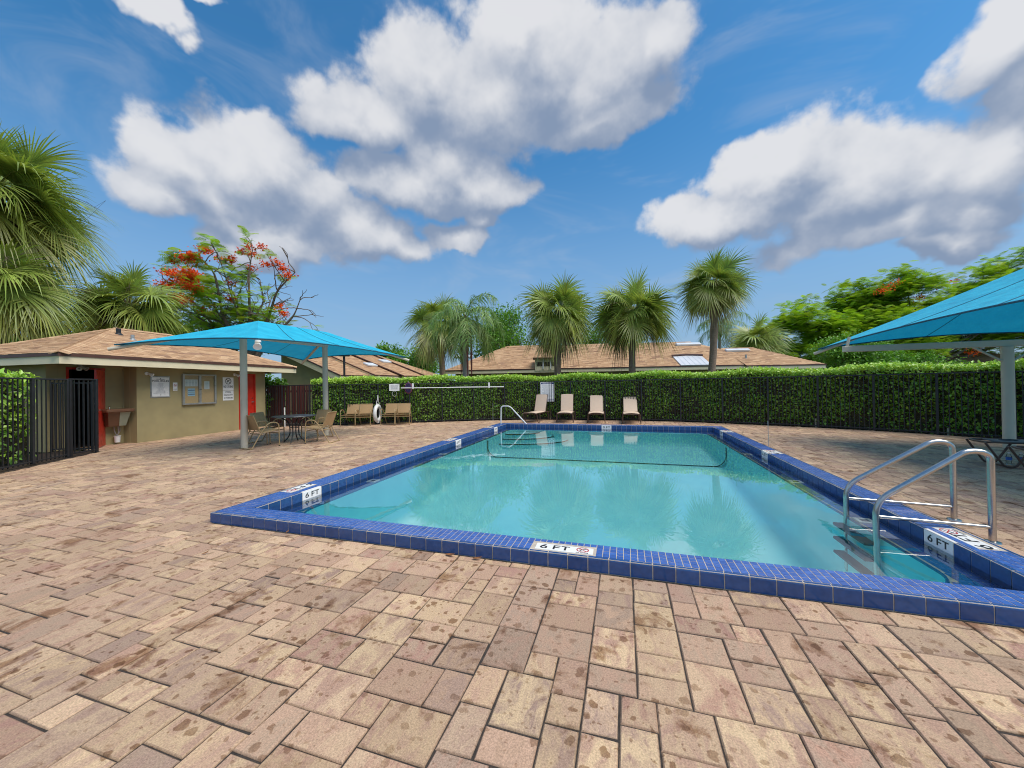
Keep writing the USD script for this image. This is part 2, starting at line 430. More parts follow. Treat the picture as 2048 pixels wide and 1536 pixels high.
def paver_material():
    n = {"g": ("geometry", {}), "a": ("attribute", {"attribute": "tone"}), "s": ("separate_color", {}),
         # the body colour of a stone, then a second colour in clouds that run along it
         "c1": ("rgb_ramp", {"ramp": [(0.0, (0.555, 0.370, 0.242)), (0.25, (0.474, 0.297, 0.201)), (0.45, (0.424, 0.263, 0.185)), (0.62, (0.504, 0.321, 0.216)), (0.78, (0.353, 0.234, 0.177)), (0.9, (0.454, 0.268, 0.185)), (1.0, (0.404, 0.228, 0.170))]}),
         "c2": ("rgb_ramp", {"ramp": [(0.0, (0.646, 0.467, 0.278)), (0.35, (0.565, 0.390, 0.232)), (0.55, (0.373, 0.258, 0.185)), (0.75, (0.605, 0.423, 0.263)), (1.0, (0.424, 0.268, 0.180))]}),
         "off": ("vector_math", {"math_type": "scale", "scale": 37.0}), "pp": ("vector_math", {"math_type": "add"}),
         "ns_": ("mapping", {"scale": (1.0, 0.45, 1.0)}), "n1": ("noise_texture", {"scale": 11.0, "detail": 6.0, "roughness": 0.66, "distortion": 0.8}),
         "m1": ("map_range", {"from_min": 0.41, "from_max": 0.57, "to_min": 0.0, "to_max": 0.92, "clamp": True}),
         "mix1": ("mix_color", {}),
         "n2": ("noise_texture", {"scale": 130.0, "detail": 3.0, "roughness": 0.7}),
         "m2": ("map_range", {"from_min": 0.25, "from_max": 0.75, "to_min": 0.60, "to_max": 1.32}),
         "v1": ("vector_math", {"math_type": "scale"}),
         # drops and damp patches that have soaked in
         "wn": ("noise_texture", {"scale": 22.0, "detail": 4.0}), "wo": ("vector_math", {"math_type": "scale", "scale": 0.05}), "wp": ("vector_math", {"math_type": "add"}),
         "vo": ("voronoi_texture", {"scale": 15.0, "randomness": 1.0}), "vs": ("separate_color", {}),
         "rad": ("map_range", {"from_min": 0.15, "from_max": 1.0, "to_min": 0.0, "to_max": 0.44, "clamp": True}),
         "dd": ("math", {"math_type": "subtract"}), "drop": ("map_range", {"range_type": "smoothstep", "from_min": 0.0, "from_max": 0.07, "to_min": 0.0, "to_max": 1.0, "clamp": True}),
         "vo2": ("voronoi_texture", {"scale": 34.0, "randomness": 1.0}), "vs2": ("separate_color", {}),
         "rad2": ("map_range", {"from_min": 0.15, "from_max": 1.0, "to_min": 0.0, "to_max": 0.36, "clamp": True}),
         "dd2": ("math", {"math_type": "subtract"}), "drop2": ("map_range", {"range_type": "smoothstep", "from_min": 0.0, "from_max": 0.08, "to_min": 0.0, "to_max": 0.8, "clamp": True}),
         "big": ("noise_texture", {"scale": 1.1, "detail": 4.0, "roughness": 0.6}), "bm": ("map_range", {"range_type": "smoothstep", "from_min": 0.36, "from_max": 0.60, "to_min": 0.45, "to_max": 0.95, "clamp": True}),
         "dmax": ("math", {"math_type": "maximum"}), "damp": ("math", {"math_type": "multiply"}),
         "wet": ("mix_color", {"blend_type": "multiply", "b": (0.46, 0.36, 0.27)}),
         "st": ("noise_texture", {"scale": 3.4, "detail": 7.0, "roughness": 0.66, "distortion": 0.5}), "stm": ("map_range", {"range_type": "smoothstep", "from_min": 0.545, "from_max": 0.66, "to_min": 0.0, "to_max": 0.9, "clamp": True}),
         "stain": ("mix_color", {"blend_type": "multiply", "b": (0.50, 0.39, 0.30)}),
         "hv": ("hsv", {"saturation": 1.0, "value": 1.0}),
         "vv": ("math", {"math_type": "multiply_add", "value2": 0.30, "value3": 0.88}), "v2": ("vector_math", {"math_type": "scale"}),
         "bn": ("noise_texture", {"scale": 210.0, "detail": 4.0, "roughness": 0.65}), "b": ("bump", {"strength": 0.8, "distance": 0.004}),
         "rg": ("map_range", {"from_min": 0.0, "from_max": 1.0, "to_min": 0.82, "to_max": 0.55}),
         "p": ("principled_bsdf", {"specular_ior_level": 0.35})}
    l = [("a.color", "s.color"), ("s.r", "c1.fac"), ("s.b", "c2.fac"), ("a.color", "off.vector1"), ("g.position", "pp.vector1"), ("off.vector", "pp.vector2"), ("pp.vector", "ns_.vector"), ("ns_.vector", "n1.vector"), ("n1.fac", "m1.value"),
         ("m1.result", "mix1.fac"), ("c1.color", "mix1.a"), ("c2.color", "mix1.b"), ("g.position", "n2.vector"), ("n2.fac", "m2.value"), ("mix1.result", "v1.vector1"), ("m2.result", "v1.scale"),
         ("g.position", "wn.vector"), ("wn.color", "wo.vector1"), ("g.position", "wp.vector1"), ("wo.vector", "wp.vector2"), ("wp.vector", "vo.vector"), ("vo.color", "vs.color"), ("vs.r", "rad.value"), ("rad.result", "dd.value1"), ("vo.distance", "dd.value2"), ("dd.value", "drop.value"),
         ("wp.vector", "vo2.vector"), ("vo2.color", "vs2.color"), ("vs2.r", "rad2.value"), ("rad2.result", "dd2.value1"), ("vo2.distance", "dd2.value2"), ("dd2.value", "drop2.value"),
         ("g.position", "big.vector"), ("big.fac", "bm.value"), ("drop.result", "dmax.value1"), ("drop2.result", "dmax.value2"), ("dmax.value", "damp.value1"), ("bm.result", "damp.value2"),
         ("damp.value", "wet.fac"), ("v1.vector", "wet.a"), ("g.position", "st.vector"), ("st.fac", "stm.value"), ("stm.result", "stain.fac"), ("wet.result", "stain.a"),
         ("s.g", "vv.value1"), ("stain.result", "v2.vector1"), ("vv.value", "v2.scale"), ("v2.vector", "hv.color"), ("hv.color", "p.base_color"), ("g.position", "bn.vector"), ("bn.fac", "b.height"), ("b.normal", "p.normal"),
         ("damp.value", "rg.value"), ("rg.result", "p.roughness")]
    return material("paver_stone", n, l, "p.BSDF")


def tile_material(name, dark, light, rough):
    """glazed pool tile: tone.r picks the shade of a tile"""
    n = {"g": ("geometry", {}), "a": ("attribute", {"attribute": "tone"}), "s": ("separate_color", {}), "m": ("mix_color", {"a": dark, "b": light}),
         "n": ("noise_texture", {"scale": 26.0, "detail": 5.0, "roughness": 0.6}), "mr": ("map_range", {"from_min": 0.3, "from_max": 0.7, "to_min": 0.85, "to_max": 1.15}), "v": ("vector_math", {"math_type": "scale"}),
         "st": ("noise_texture", {"scale": 5.0, "detail": 5.0, "roughness": 0.65}), "sm": ("map_range", {"range_type": "smoothstep", "from_min": 0.5, "from_max": 0.75, "to_min": rough, "to_max": rough + 0.25, "clamp": True}),
         "b": ("bump", {"strength": 0.35, "distance": 0.001}), "p": ("principled_bsdf", {"specular_ior_level": 0.5})}
    l = [("a.color", "s.color"), ("s.r", "m.fac"), ("g.position", "n.vector"), ("n.fac", "mr.value"), ("m.result", "v.vector1"), ("mr.result", "v.scale"), ("v.vector", "p.base_color"),
         ("g.position", "st.vector"), ("st.fac", "sm.value"), ("sm.result", "p.roughness"), ("n.fac", "b.height"), ("b.normal", "p.normal")]
    return material(name, n, l, "p.BSDF")


paver_material()
tile_material("tile_cobalt", (0.017, 0.060, 0.185), (0.026, 0.080, 0.23), 0.16)
tile_material("mosaic_blue", (0.040, 0.105, 0.36), (0.060, 0.145, 0.44), 0.22)


def water_material():
    """still water: clear and faintly green, with a mirror that grows towards grazing and ripples of a few millimetres"""
    n = {"g": ("geometry", {}), "mp": ("mapping", {"scale": (1.0, 1.0, 1.0)}), "n1": ("noise_texture", {"scale": 1.3, "detail": 3.0, "roughness": 0.55, "distortion": 0.5}),
         "n2": ("noise_texture", {"scale": 6.0, "detail": 2.0, "roughness": 0.5}), "ns": ("math", {"math_type": "multiply_add", "value2": 0.10}),
         "msk": ("noise_texture", {"scale": 0.45, "detail": 2.0}), "mk": ("map_range", {"range_type": "smoothstep", "from_min": 0.42, "from_max": 0.68, "to_min": 0.2, "to_max": 1.0, "clamp": True}),
         "hm": ("math", {"math_type": "multiply"}),
         "b": ("bump", {"strength": 1.0, "distance": 0.0048}), "f": ("fresnel", {"IOR": 2.1}), "t": ("transparent_bsdf", {"color": (0.86, 0.98, 0.985)}), "s": ("glossy_bsdf", {"color": (1, 1, 1), "roughness": 0.0, "distribution": "ggx"}), "mx": ("mix_closure", {})}
    l = [("g.position", "mp.vector"), ("mp.vector", "n1.vector"), ("mp.vector", "n2.vector"), ("n2.fac", "ns.value1"), ("n1.fac", "ns.value3"), ("g.position", "msk.vector"), ("msk.fac", "mk.value"), ("ns.value", "hm.value1"), ("mk.result", "hm.value2"),
         ("hm.value", "b.height"), ("b.normal", "s.normal"), ("b.normal", "f.normal"), ("f.fac", "mx.fac"), ("t.BSDF", "mx.closure1"), ("s.BSDF", "mx.closure2")]
    return material("water", n, l, "mx.closure")


def plaster_material():
    n = {"g": ("geometry", {}), "n": ("noise_texture", {"scale": 1.6, "detail": 6.0, "roughness": 0.6}), "r": ("rgb_ramp", {"ramp": [(0.3, (0.38, 0.82, 0.87)), (0.7, (0.46, 0.90, 0.93))]}), "p": ("principled_bsdf", {"roughness": 0.8, "specular_ior_level": 0.2})}
    return material("pool_plaster", n, [("g.position", "n.vector"), ("n.fac", "r.fac"), ("r.color", "p.base_color")], "p.BSDF")


water_material()
plaster_material()


def shingle_material():
    n = {"g": ("geometry", {}), "a": ("attribute", {"attribute": "tone"}), "s": ("separate_color", {}),
         "c": ("rgb_ramp", {"ramp": [(0.0, (0.62, 0.42, 0.25)), (0.3, (0.53, 0.335, 0.195)), (0.55, (0.46, 0.28, 0.165)), (0.75, (0.57, 0.365, 0.21)), (1.0, (0.35, 0.21, 0.135))]}),
         "n": ("noise_texture", {"scale": 90.0, "detail": 3.0}), "mr": ("map_range", {"from_min": 0.25, "from_max": 0.75, "to_min": 0.7, "to_max": 1.3}), "v": ("vector_math", {"math_type": "scale"}),
         "p": ("principled_bsdf", {"roughness": 0.95, "specular_ior_level": 0.15})}
    l = [("a.color", "s.color"), ("s.r", "c.fac"), ("g.position", "n.vector"), ("n.fac", "mr.value"), ("c.color", "v.vector1"), ("mr.result", "v.scale"), ("v.vector", "p.base_color")]
    return material("shingle", n, l, "p.BSDF")


shingle_material()


def cloth_material():
    """knitted shade cloth: bright from above, and the light that comes through it shows deep blue below"""
    n = {"g": ("geometry", {}), "n": ("noise_texture", {"scale": 3.0, "detail": 5.0}), "r": ("rgb_ramp", {"ramp": [(0.3, (0.012, 0.50, 0.76)), (0.7, (0.03, 0.66, 0.92))]}),
         "wm": ("mapping", {"scale": (3.0, 1.2, 3.0)}), "w": ("noise_texture", {"scale": 2.2, "detail": 7.0, "roughness": 0.62}), "b": ("bump", {"strength": 0.8, "distance": 0.055}),
         "p": ("principled_bsdf", {"roughness": 0.7, "specular_ior_level": 0.25, "sheen_weight": 0.1}), "t": ("translucent_bsdf", {"color": (0.008, 0.36, 0.66)}), "mx": ("mix_closure", {"fac": 0.27})}
    l = [("g.position", "n.vector"), ("n.fac", "r.fac"), ("r.color", "p.base_color"), ("g.position", "wm.vector"), ("wm.vector", "w.vector"), ("w.fac", "b.height"), ("b.normal", "p.normal"), ("p.BSDF", "mx.closure1"), ("t.BSDF", "mx.closure2")]
    return material("shade_cloth", n, l, "mx.closure")


cloth_material()
M = MATS

# ------------------------------------------------------------------ the ground, the pool and the paved deck
LO, LI, RI, RO = -4.331, -3.975, 2.530, 2.821            # pool edges across
NO, NI, FI, FO = 2.871, 3.117, 12.28, 12.59              # and along
HC = 0.1065                                              # height of the raised tile edge
WATER = -0.004
PITCH_T = (RO - LO) / 46                                 # one face tile

FENCE_PTS = np.array([(-14.0, 10.95), (-12.6, 11.10), (-11.5, 11.42), (-10.4, 11.98), (-9.3, 12.55), (-8.15, 13.12), (-6.8, 13.86), (-5.4, 14.55), (-4.1, 14.98), (-2.8, 15.18), (-1.35, 15.22), (0.0, 15.20),
                      (1.1, 15.10), (2.1, 14.92), (3.2, 14.55), (4.4, 14.12), (5.6, 13.62), (6.75, 13.02), (7.75, 12.27), (8.7, 11.50), (9.6, 10.6), (10.3, 9.6)])
_ft = np.concatenate([[0], np.cumsum(np.linalg.norm(np.diff(FENCE_PTS, axis=0), axis=1))])
_fx, _fy = np.polyfit(_ft, FENCE_PTS[:, 0], 7), np.polyfit(_ft, FENCE_PTS[:, 1], 7)


def fence_at(s):
    return np.stack([np.interp(s, _ft, FENCE_PTS[:, 0]), np.interp(s, _ft, FENCE_PTS[:, 1])], -1)


def sheet_with_hole(z, far, hole):
    x0, x1, y0, y1 = hole
    p = []
    for a, b, c, d in ((-far, x0, -far, far), (x1, far, -far, far), (x0, x1, -far, y0), (x0, x1, y1, far)):
        p.append((np.array([(a, c, z), (b, c, z), (b, d, z), (a, d, z)], float), np.array([[0, 1, 2], [0, 2, 3]])))
    return cat(p)


HOLE = (LO + 0.03, RO - 0.03, NO + 0.03, FO - 0.03)
solo("ground", sheet_with_hole(-0.06, 600, HOLE), M["lawn"], kind="structure")
from shapely.geometry import Polygon, box as sbox, Point
fence_line = fence_at(np.linspace(0, _ft[-1], 90))
deck_poly = Polygon([(-16, -4), (-10.2, 1.2), (-10.2, 2.9), (-10.75, 3.70), (-12.1, 5.6), (-14.2, 6.0), (-14.2, 10.9)] + [tuple(p) for p in fence_line] + [(10.3, 9.0), (12, -4)])
pool_outer = sbox(LO, NO, RO, FO)
bed = deck_poly.difference(sbox(HOLE[0], HOLE[2], HOLE[1], HOLE[3]))
deck = Thing("pavement", kind="structure")
part(deck, "joint_sand", prism(bed, -0.05, -0.007), M["joint_sand"])

# pavers of three sizes laid at random on a three inch grid
U = 0.0775
GX0, GY0, NX, NY = -15.0, 0.3, 336, 194
occ = np.zeros((NX, NY), bool)
for i in range(NX):
    occ[i] |= False
ii, jj = np.meshgrid(np.arange(NX), np.arange(NY), indexing="ij")
cx, cy = GX0 + (ii + 0.5) * U, GY0 + (jj + 0.5) * U
occ |= (cx > LO - 0.01) & (cx < RO + 0.01) & (cy > NO - 0.01) & (cy < FO + 0.01)
import shapely
inside = shapely.contains_xy(deck_poly, cx, cy)
occ |= ~inside
prng = random.Random(3)
SIZES = [(3, 3), (4, 3), (3, 4), (3, 2), (2, 3), (4, 2), (2, 2)]
WEIGHT = [24, 28, 7, 24, 10, 6, 4]
pieces = []
for j in range(NY):
    i = 0
    while i < NX:
        if occ[i, j]:
            i += 1
            continue
        run = 0
        while i + run < NX and not occ[i + run, j] and run < 9:
            run += 1
        opts = [(w, h, k) for (w, h), k in zip(SIZES, WEIGHT) if w <= run and (run - w != 1 or run >= 9) and j + h <= NY and not occ[i:i + w, j:j + h].any()]
        if not opts:
            opts = [(w, h, 1) for w in (3, 2, 1) for h in (3, 2, 1) if w <= run and j + h <= NY and not occ[i:i + w, j:j + h].any()][:1]
        w, h, _ = prng.choices(opts, [o[2] for o in opts])[0]
        occ[i:i + w, j:j + h] = True
        pieces.append((i, j, w, h))
        i += w
pieces = np.array(pieces)
px0, py0 = GX0 + pieces[:, 0] * U, GY0 + pieces[:, 1] * U
px1, py1 = px0 + pieces[:, 2] * U, py0 + pieces[:, 3] * U
# keep the pieces whole against the pool edge: they stop at the nosing tiles
pcx, pcy = (px0 + px1) / 2, (py0 + py1) / 2
K = len(pieces)
prg = np.random.default_rng(8)
gap, ch = 0.0028, 0.0062
zt = prg.normal(0, 0.0011, K)
tilt = prg.normal(0, 0.004, (K, 2))
tone_p = prg.random((K, 3))


def paver_mesh(sel):
    x0, x1, y0, y1 = px0[sel] + gap, px1[sel] - gap, py0[sel] + gap, py1[sel] - gap
    jit = prg.normal(0, 0.0019, (len(sel), 4, 2))
    vs = []
    for inset, z in ((0, -0.03), (0, -0.006), (ch, 0.0)):
        for q, (a, b) in enumerate(((x0, y0), (x1, y0), (x1, y1), (x0, y1))):
            sx = (1, -1, -1, 1)[q] * inset
            sy = (1, 1, -1, -1)[q] * inset
            X, Y = a + sx + jit[:, q, 0], b + sy + jit[:, q, 1]
            Z = z + zt[sel] + ((X - pcx[sel]) * tilt[sel, 0] + (Y - pcy[sel]) * tilt[sel, 1] if z > -0.02 else 0)
            vs.append(np.stack([X, Y, Z], -1))
    v = np.stack(vs, 1)
    f = [[8, 9, 10], [8, 10, 11]]
    for b in (0, 4):
        for q in range(4):
            r = (q + 1) % 4
            f += [[b + q, b + r, b + 4 + r], [b + q, b + 4 + r, b + 4 + q]]
    f = np.array(f)
    F = (f[None] + 12 * np.arange(len(sel))[:, None, None]).reshape(-1, 3)
    t = np.repeat(tone_p[sel], 12, axis=0).reshape(-1, 12, 3)
    t[:, :8, 1] = -1.0                                 # sides of each stone darkened, fading out up the chamfer
    return v.reshape(-1, 3), F, t.reshape(-1, 3)


sx_, sy_, sz_ = project(np.stack([pcx, pcy, np.zeros(K)], -1))
size = np.where((sz_ > 0.4) & (sx_ > -20) & (sx_ < 2070) & (sy_ < 1560), pieces[:, 2] * pieces[:, 3] / np.maximum(sz_, 0.3) ** 3, 0)
order = np.argsort(-size)
for k in order[:300]:
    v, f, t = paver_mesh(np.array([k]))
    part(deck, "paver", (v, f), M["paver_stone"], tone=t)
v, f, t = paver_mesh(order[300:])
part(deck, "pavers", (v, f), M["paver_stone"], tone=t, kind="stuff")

# mulch in the planting beds behind the fences
bed_out = Polygon([tuple(p) for p in fence_line] + [(12.5, 10.6), (10.5, 14.2), (6, 17), (-2, 18.2), (-8, 16.4), (-14.5, 13)])
solo("planting_bed", prism(bed_out.buffer(0), -0.055, -0.012), M["mulch"], kind="structure")
solo("planting_bed", prism(Polygon([(-10.2, 2.9), (-10.75, 3.70), (-12.1, 5.6), (-13.4, 5.6), (-13.4, 2.0), (-10.2, 1.2)]), -0.055, -0.012), M["mulch"], kind="structure")

# ---- the pool: tiled edge, gutter ledge, plaster basin, steps, depth markers
pool = Thing("swimming_pool", "rectangular swimming pool with raised cobalt blue tile edge and turquoise basin", "swimming pool")


def nosing(length, zb=0.0):
    """a face tile: rounded over at the top, lying along x, its face towards -y, its back at y = 0.03"""
    prof = [(0.0, zb), (0.0, HC - 0.016)] + [(0.016 - 0.016 * math.cos(a), HC - 0.016 + 0.016 * math.sin(a)) for a in np.linspace(0.3, math.pi / 2, 4)] + [(0.03, HC), (0.03, zb)]
    n = len(prof)
    v = np.array([(x, y, z) for x in (0, length) for y, z in prof])
    f = []
    for k in range(n):
        k2 = (k + 1) % n
        f += [[k, k2, n + k2], [k, n + k2, n + k]]
    for k in range(1, n - 1):
        f += [[0, k + 1, k], [n, n + k, n + k + 1]]
    v[:, 0] += 0
    return v, np.array(f)[:, ::-1]


def face_row(o, X, Y, count, pitch, z0=0.0, skip=(), zb=0.0):
    """face tiles in a row from o along X, facing -Y"""
    for k in range(count):
        if k in skip:
            continue
        m = nosing(pitch - 0.008, zb)
        jz = prng.uniform(-0.0012, 0.0012)
        v, f = xform(m, np.array(o) + np.array(X) * (k * pitch + 0.004) + np.array([0, 0, z0 + jz]) + np.array(Y) * prng.uniform(-0.0008, 0.0008), X, Y, (0, 0, 1))
        if np.cross(X, Y)[2] < 0:
            f = f[:, ::-1]
        part(pool, "face_tile", (v, f), M["tile_cobalt"], smooth=False, tone=np.tile([prng.random(), 0.5, 0.5], (len(v), 1)))


def grout_core(x0, x1, y0, y1):
    e = 0.004
    return box((x0 + e, y0 + e, -0.6), (x1 - e, y1 - e, HC - 0.0022))


part(pool, "edge_core", cat([grout_core(LO, RO, NO, NI), grout_core(LO, RO, FI, FO), grout_core(LO, LI, NI, FI), grout_core(RI, RO, NI, FI)]), M["grout"])
face_row((LO, NO, 0), (1, 0, 0), (0, 1, 0), 46, PITCH_T)
nl = 62
pl = (FI - NI) / 59
# inner faces: left looks towards +x, right towards -x, far towards -y; a marker takes the place of two tiles on each
kL = int(round((3.79 - NI) / pl))
kR = int(round((3.86 - NI) / pl))
kL2, kL3, kR2, kR3 = int((8.35 - NI) / pl), int((11.1 - NI) / pl), int((8.0 - NI) / pl), int((11.2 - NI) / pl)
face_row((LI, NI, 0), (0, 1, 0), (-1, 0, 0), 59, pl, skip=(kL, kL + 1, kL2, kL2 + 1, kL3, kL3 + 1), zb=-0.052)
face_row((RI, NI, 0), (0, 1, 0), (1, 0, 0), 59, pl, skip=(kR, kR + 1, kR2, kR2 + 1, kR3, kR3 + 1), zb=-0.052)
pf = (RI - LI) / 42
kF = int(round((-0.74 - LI) / pf))
face_row((LI, FI, 0), (1, 0, 0), (0, 1, 0), 42, pf, skip=(kF, kF + 1), zb=-0.052)
face_row((LO, NO + 0.035, 0), (0, 1, 0), (1, 0, 0), 62, (FO - NO - 0.07) / 62)
face_row((RO, NO + 0.035, 0), (0, 1, 0), (-1, 0, 0), 62, (FO - NO - 0.07) / 62)


def mosaic(x0, x1, y0, y1, z, nx, ny, holes=(), g=0.0046, low=0.0035, mosaics=None):
    """small square tiles over a rectangle"""
    X, Y = np.linspace(x0, x1, nx + 1), np.linspace(y0, y1, ny + 1)
    out = []
    for i in range(nx):
        for j in range(ny):
            a, b, c, d = X[i], X[i + 1], Y[j], Y[j + 1]
            if any(a < h[1] - 0.012 and b > h[0] + 0.012 and c < h[3] - 0.012 and d > h[2] + 0.012 for h in holes):
                continue
            dz = prng.uniform(-0.0006, 0.0006)
            e, q = g / 2, 0.0012
            v = np.array([(a + e, c + e, z - low), (b - e, c + e, z - low), (b - e, d - e, z - low), (a + e, d - e, z - low),
                          (a + e + q, c + e + q, z + dz), (b - e - q, c + e + q, z + dz), (b - e - q, d - e - q, z + dz), (a + e + q, d - e - q, z + dz)])
            f = np.array([[4, 5, 6], [4, 6, 7], [0, 1, 5], [0, 5, 4], [1, 2, 6], [1, 6, 5], [2, 3, 7], [2, 7, 6], [3, 0, 4], [3, 4, 7]])
            out.append((v, f))
    return out


NEARM = (-0.72, -0.255, 2.918, 3.028)       # flat depth markers on the edge: x0, x1, y0, y1
LEFTM, RIGHTM = (-4.27, -4.135, 3.70, 4.09), (2.615, 2.755, 3.82, 4.24)
e = 0.034
tiles = mosaic(LO + e, RO - e, NO + e, NI - 0.002, HC, 136, 4, holes=[NEARM])
tiles += mosaic(LO + e, LI - e, NI + 0.002, FI - 0.002, HC, 6, 176, holes=[LEFTM, (-4.30, -4.13, 8.2, 8.62), (-4.30, -4.13, 11.0, 11.4)])
tiles += mosaic(RI + e, RO - e, NI + 0.002, FI - 0.002, HC, 4, 176, holes=[RIGHTM, (2.60, 2.75, 7.9, 8.3), (2.60, 2.75, 11.1, 11.5)])
tiles += mosaic(LO + e, RO - e, FI + e, FO - e, HC, 136, 5)
cen = np.array([t[0].mean(0) for t in tiles])
tx, ty, tz = project(cen)
srt = np.argsort(np.where((tx > 0) & (tx < 2048) & (ty < 1536) & (tz > 0), tz, 1e9))
for k in srt[:300]:
    part(pool, "mosaic_tile", tiles[k], M["mosaic_blue"], tone=np.tile([prng.random(), 0.5, 0.5], (8, 1)))
rest = [tiles[k] for k in srt[300:]]
part(pool, "mosaic_tiles", cat(rest), M["mosaic_blue"], tone=np.repeat(prg.random((len(rest), 3)), 8, axis=0), kind="stuff")

# the gutter: a shallow tiled ledge under the water, then the basin with rounded corners
GUT, ZG, RC = 0.245, -0.050, 0.30
basin = sbox(LI + GUT + RC, NI + GUT + RC, RI - GUT - RC, FI - GUT - RC).buffer(RC, quad_segs=10)
outer = sbox(LI - 0.03, NI - 0.03, RI + 0.03, FI + 0.03)
part(pool, "gutter_bed", prism(outer.difference(basin), -0.30, ZG - 0.003), M["grout"])
gt = []
for (x0, x1, y0, y1, nx, ny) in ((LI, RI, NI, NI + GUT + RC, 121, 11), (LI, RI, FI - GUT - RC, FI, 121, 11), (LI, LI + GUT + RC, NI + GUT + RC, FI - GUT - RC, 11, 150), (RI - GUT - RC, RI, NI + GUT + RC, FI - GUT - RC, 11, 150)):
    gt += mosaic(x0 + 0.002, x1 - 0.002, y0 + 0.002, y1 - 0.002, ZG, nx, ny)
keep = []
bz = basin.buffer(0.004)
for v, f in gt:
    c = v[4:, :2]
    ins = shapely.contains_xy(bz, c[:, 0], c[:, 1])
    if not ins.any():
        keep.append((v, f))
part(pool, "gutter_tiles", cat(keep), M["mosaic_blue"], tone=np.repeat(prg.random((len(keep), 3)), 8, axis=0), kind="stuff")
# drains set in the gutter
for x, y in ((-3.84, 4.95), (-3.84, 7.3), (2.395, 4.78), (2.395, 6.4), (2.395, 8.6), (-3.84, 9.9)):
    fr = cat([box((x - 0.075, y - 0.075, ZG), (x + 0.075, y - 0.04, ZG + 0.012)), box((x - 0.075, y + 0.04, ZG), (x + 0.075, y + 0.075, ZG + 0.012)), box((x - 0.075, y - 0.04, ZG), (x - 0.04, y + 0.04, ZG + 0.012)), box((x + 0.04, y - 0.04, ZG), (x + 0.075, y + 0.04, ZG + 0.012))])
    d_ = part(pool, "gutter_drain", fr, M["marker_white"])
    part(d_, "grate", box((x - 0.04, y - 0.04, ZG + 0.001), (x + 0.04, y + 0.04, ZG + 0.008)), M["ink_black"])


def floor_z(y):
    """depth of the basin as it shows through the water: shallow at the far end"""
    return np.interp(y, [3.2, 5.0, 9.6, 10.0, 12.4], [-0.98, -0.95, -0.58, -0.53, -0.46])


def rounded(ins):
    """the basin's outline drawn in by ins, counter-clockwise, with points all along its sides"""
    x0, x1, y0, y1 = LI + GUT + RC, RI - GUT - RC, NI + GUT + RC, FI - GUT - RC
    out = []
    for (cx_, cy_, a0), (nx_, ny_) in zip(((x1, y0, -90), (x1, y1, 0), (x0, y1, 90), (x0, y0, 180)), ((x1, y1), (x0, y1), (x0, y0), (x1, y0))):
        for a in np.radians(np.linspace(a0, a0 + 90, 11)):
            out.append((cx_ + (RC - ins) * math.cos(a), cy_ + (RC - ins) * math.sin(a)))
        e_ = out[-1]
        b = math.radians(a0 + 90)
        f_ = (nx_ + (RC - ins) * math.cos(b), ny_ + (RC - ins) * math.sin(b))
        for s in np.linspace(0, 1, 62)[1:-1]:
            out.append((e_[0] + (f_[0] - e_[0]) * s, e_[1] + (f_[1] - e_[1]) * s))
    return np.array(out)


ring = rounded(0.0)
prof = [(0.006, ZG + 0.004), (0.006, -0.25), (0.006, None), (0.05, None), (0.14, None), (0.19, None)]
rows = []
for k, (ins, z) in enumerate(prof):
    rr = rounded(ins)
    zz = np.full(len(rr), z) if z is not None else floor_z(rr[:, 1]) + (0.14, 0.04, 0.0, 0.0)[k - 2]
    rows.append(np.column_stack([rr, zz]))
n = len(ring)
v = np.vstack(rows)
f = []
for k in range(len(rows) - 1):
    for a in range(n):
        b = (a + 1) % n
        f += [[k * n + a, (k + 1) * n + b, k * n + b], [k * n + a, (k + 1) * n + a, (k + 1) * n + b]]
part(pool, "basin_wall", (v, np.array(f)), M["pool_plaster"], smooth=True)
ys = np.array([3.2, 5.0, 9.6, 10.0, 12.4])
ys = np.linspace(NI + GUT, FI - GUT, 60)
gx = np.array([LI + GUT + 0.165, RI - GUT - 0.165])
v = np.array([(x, y, floor_z(y)) for y in ys for x in gx])
v[:, 2] += 0.0015
f = np.array([[2 * k, 2 * k + 1, 2 * k + 3] for k in range(59)] + [[2 * k, 2 * k + 3, 2 * k + 2] for k in range(59)])
part(pool, "basin_floor", (v, f), M["pool_plaster"], smooth=True)
# lip of the gutter, and the dark line where the floor breaks
part(pool, "gutter_lip", tube(np.column_stack([ring, np.full(n, ZG + 0.002)]), 0.011, 6, closed=True), M["tile_cobalt"], smooth=40, tone=np.full((n * 6, 3), 0.9) if False else None)
xl, xr = LI + GUT, RI - GUT
line = [(xl + 0.02, 9.75, -0.1), (xl + 0.02, 9.75, floor_z(9.75) + 0.16), (xl + 0.17, 9.75, floor_z(9.75) + 0.006), (xr - 0.17, 9.75, floor_z(9.75) + 0.006), (xr - 0.02, 9.75, floor_z(9.75) + 0.16), (xr - 0.02, 9.75, -0.1)]
line = fillet(line, 0.2, 6)
v = np.vstack([line + [0, -0.035, 0.003], line + [0, 0.035, 0.003]])
m_ = len(line)
f = np.array([[a, a + 1, m_ + a + 1] for a in range(m_ - 1)] + [[a, m_ + a + 1, m_ + a] for a in range(m_ - 1)])
part(pool, "break_line", (v, f), M["pool_step_dark"])
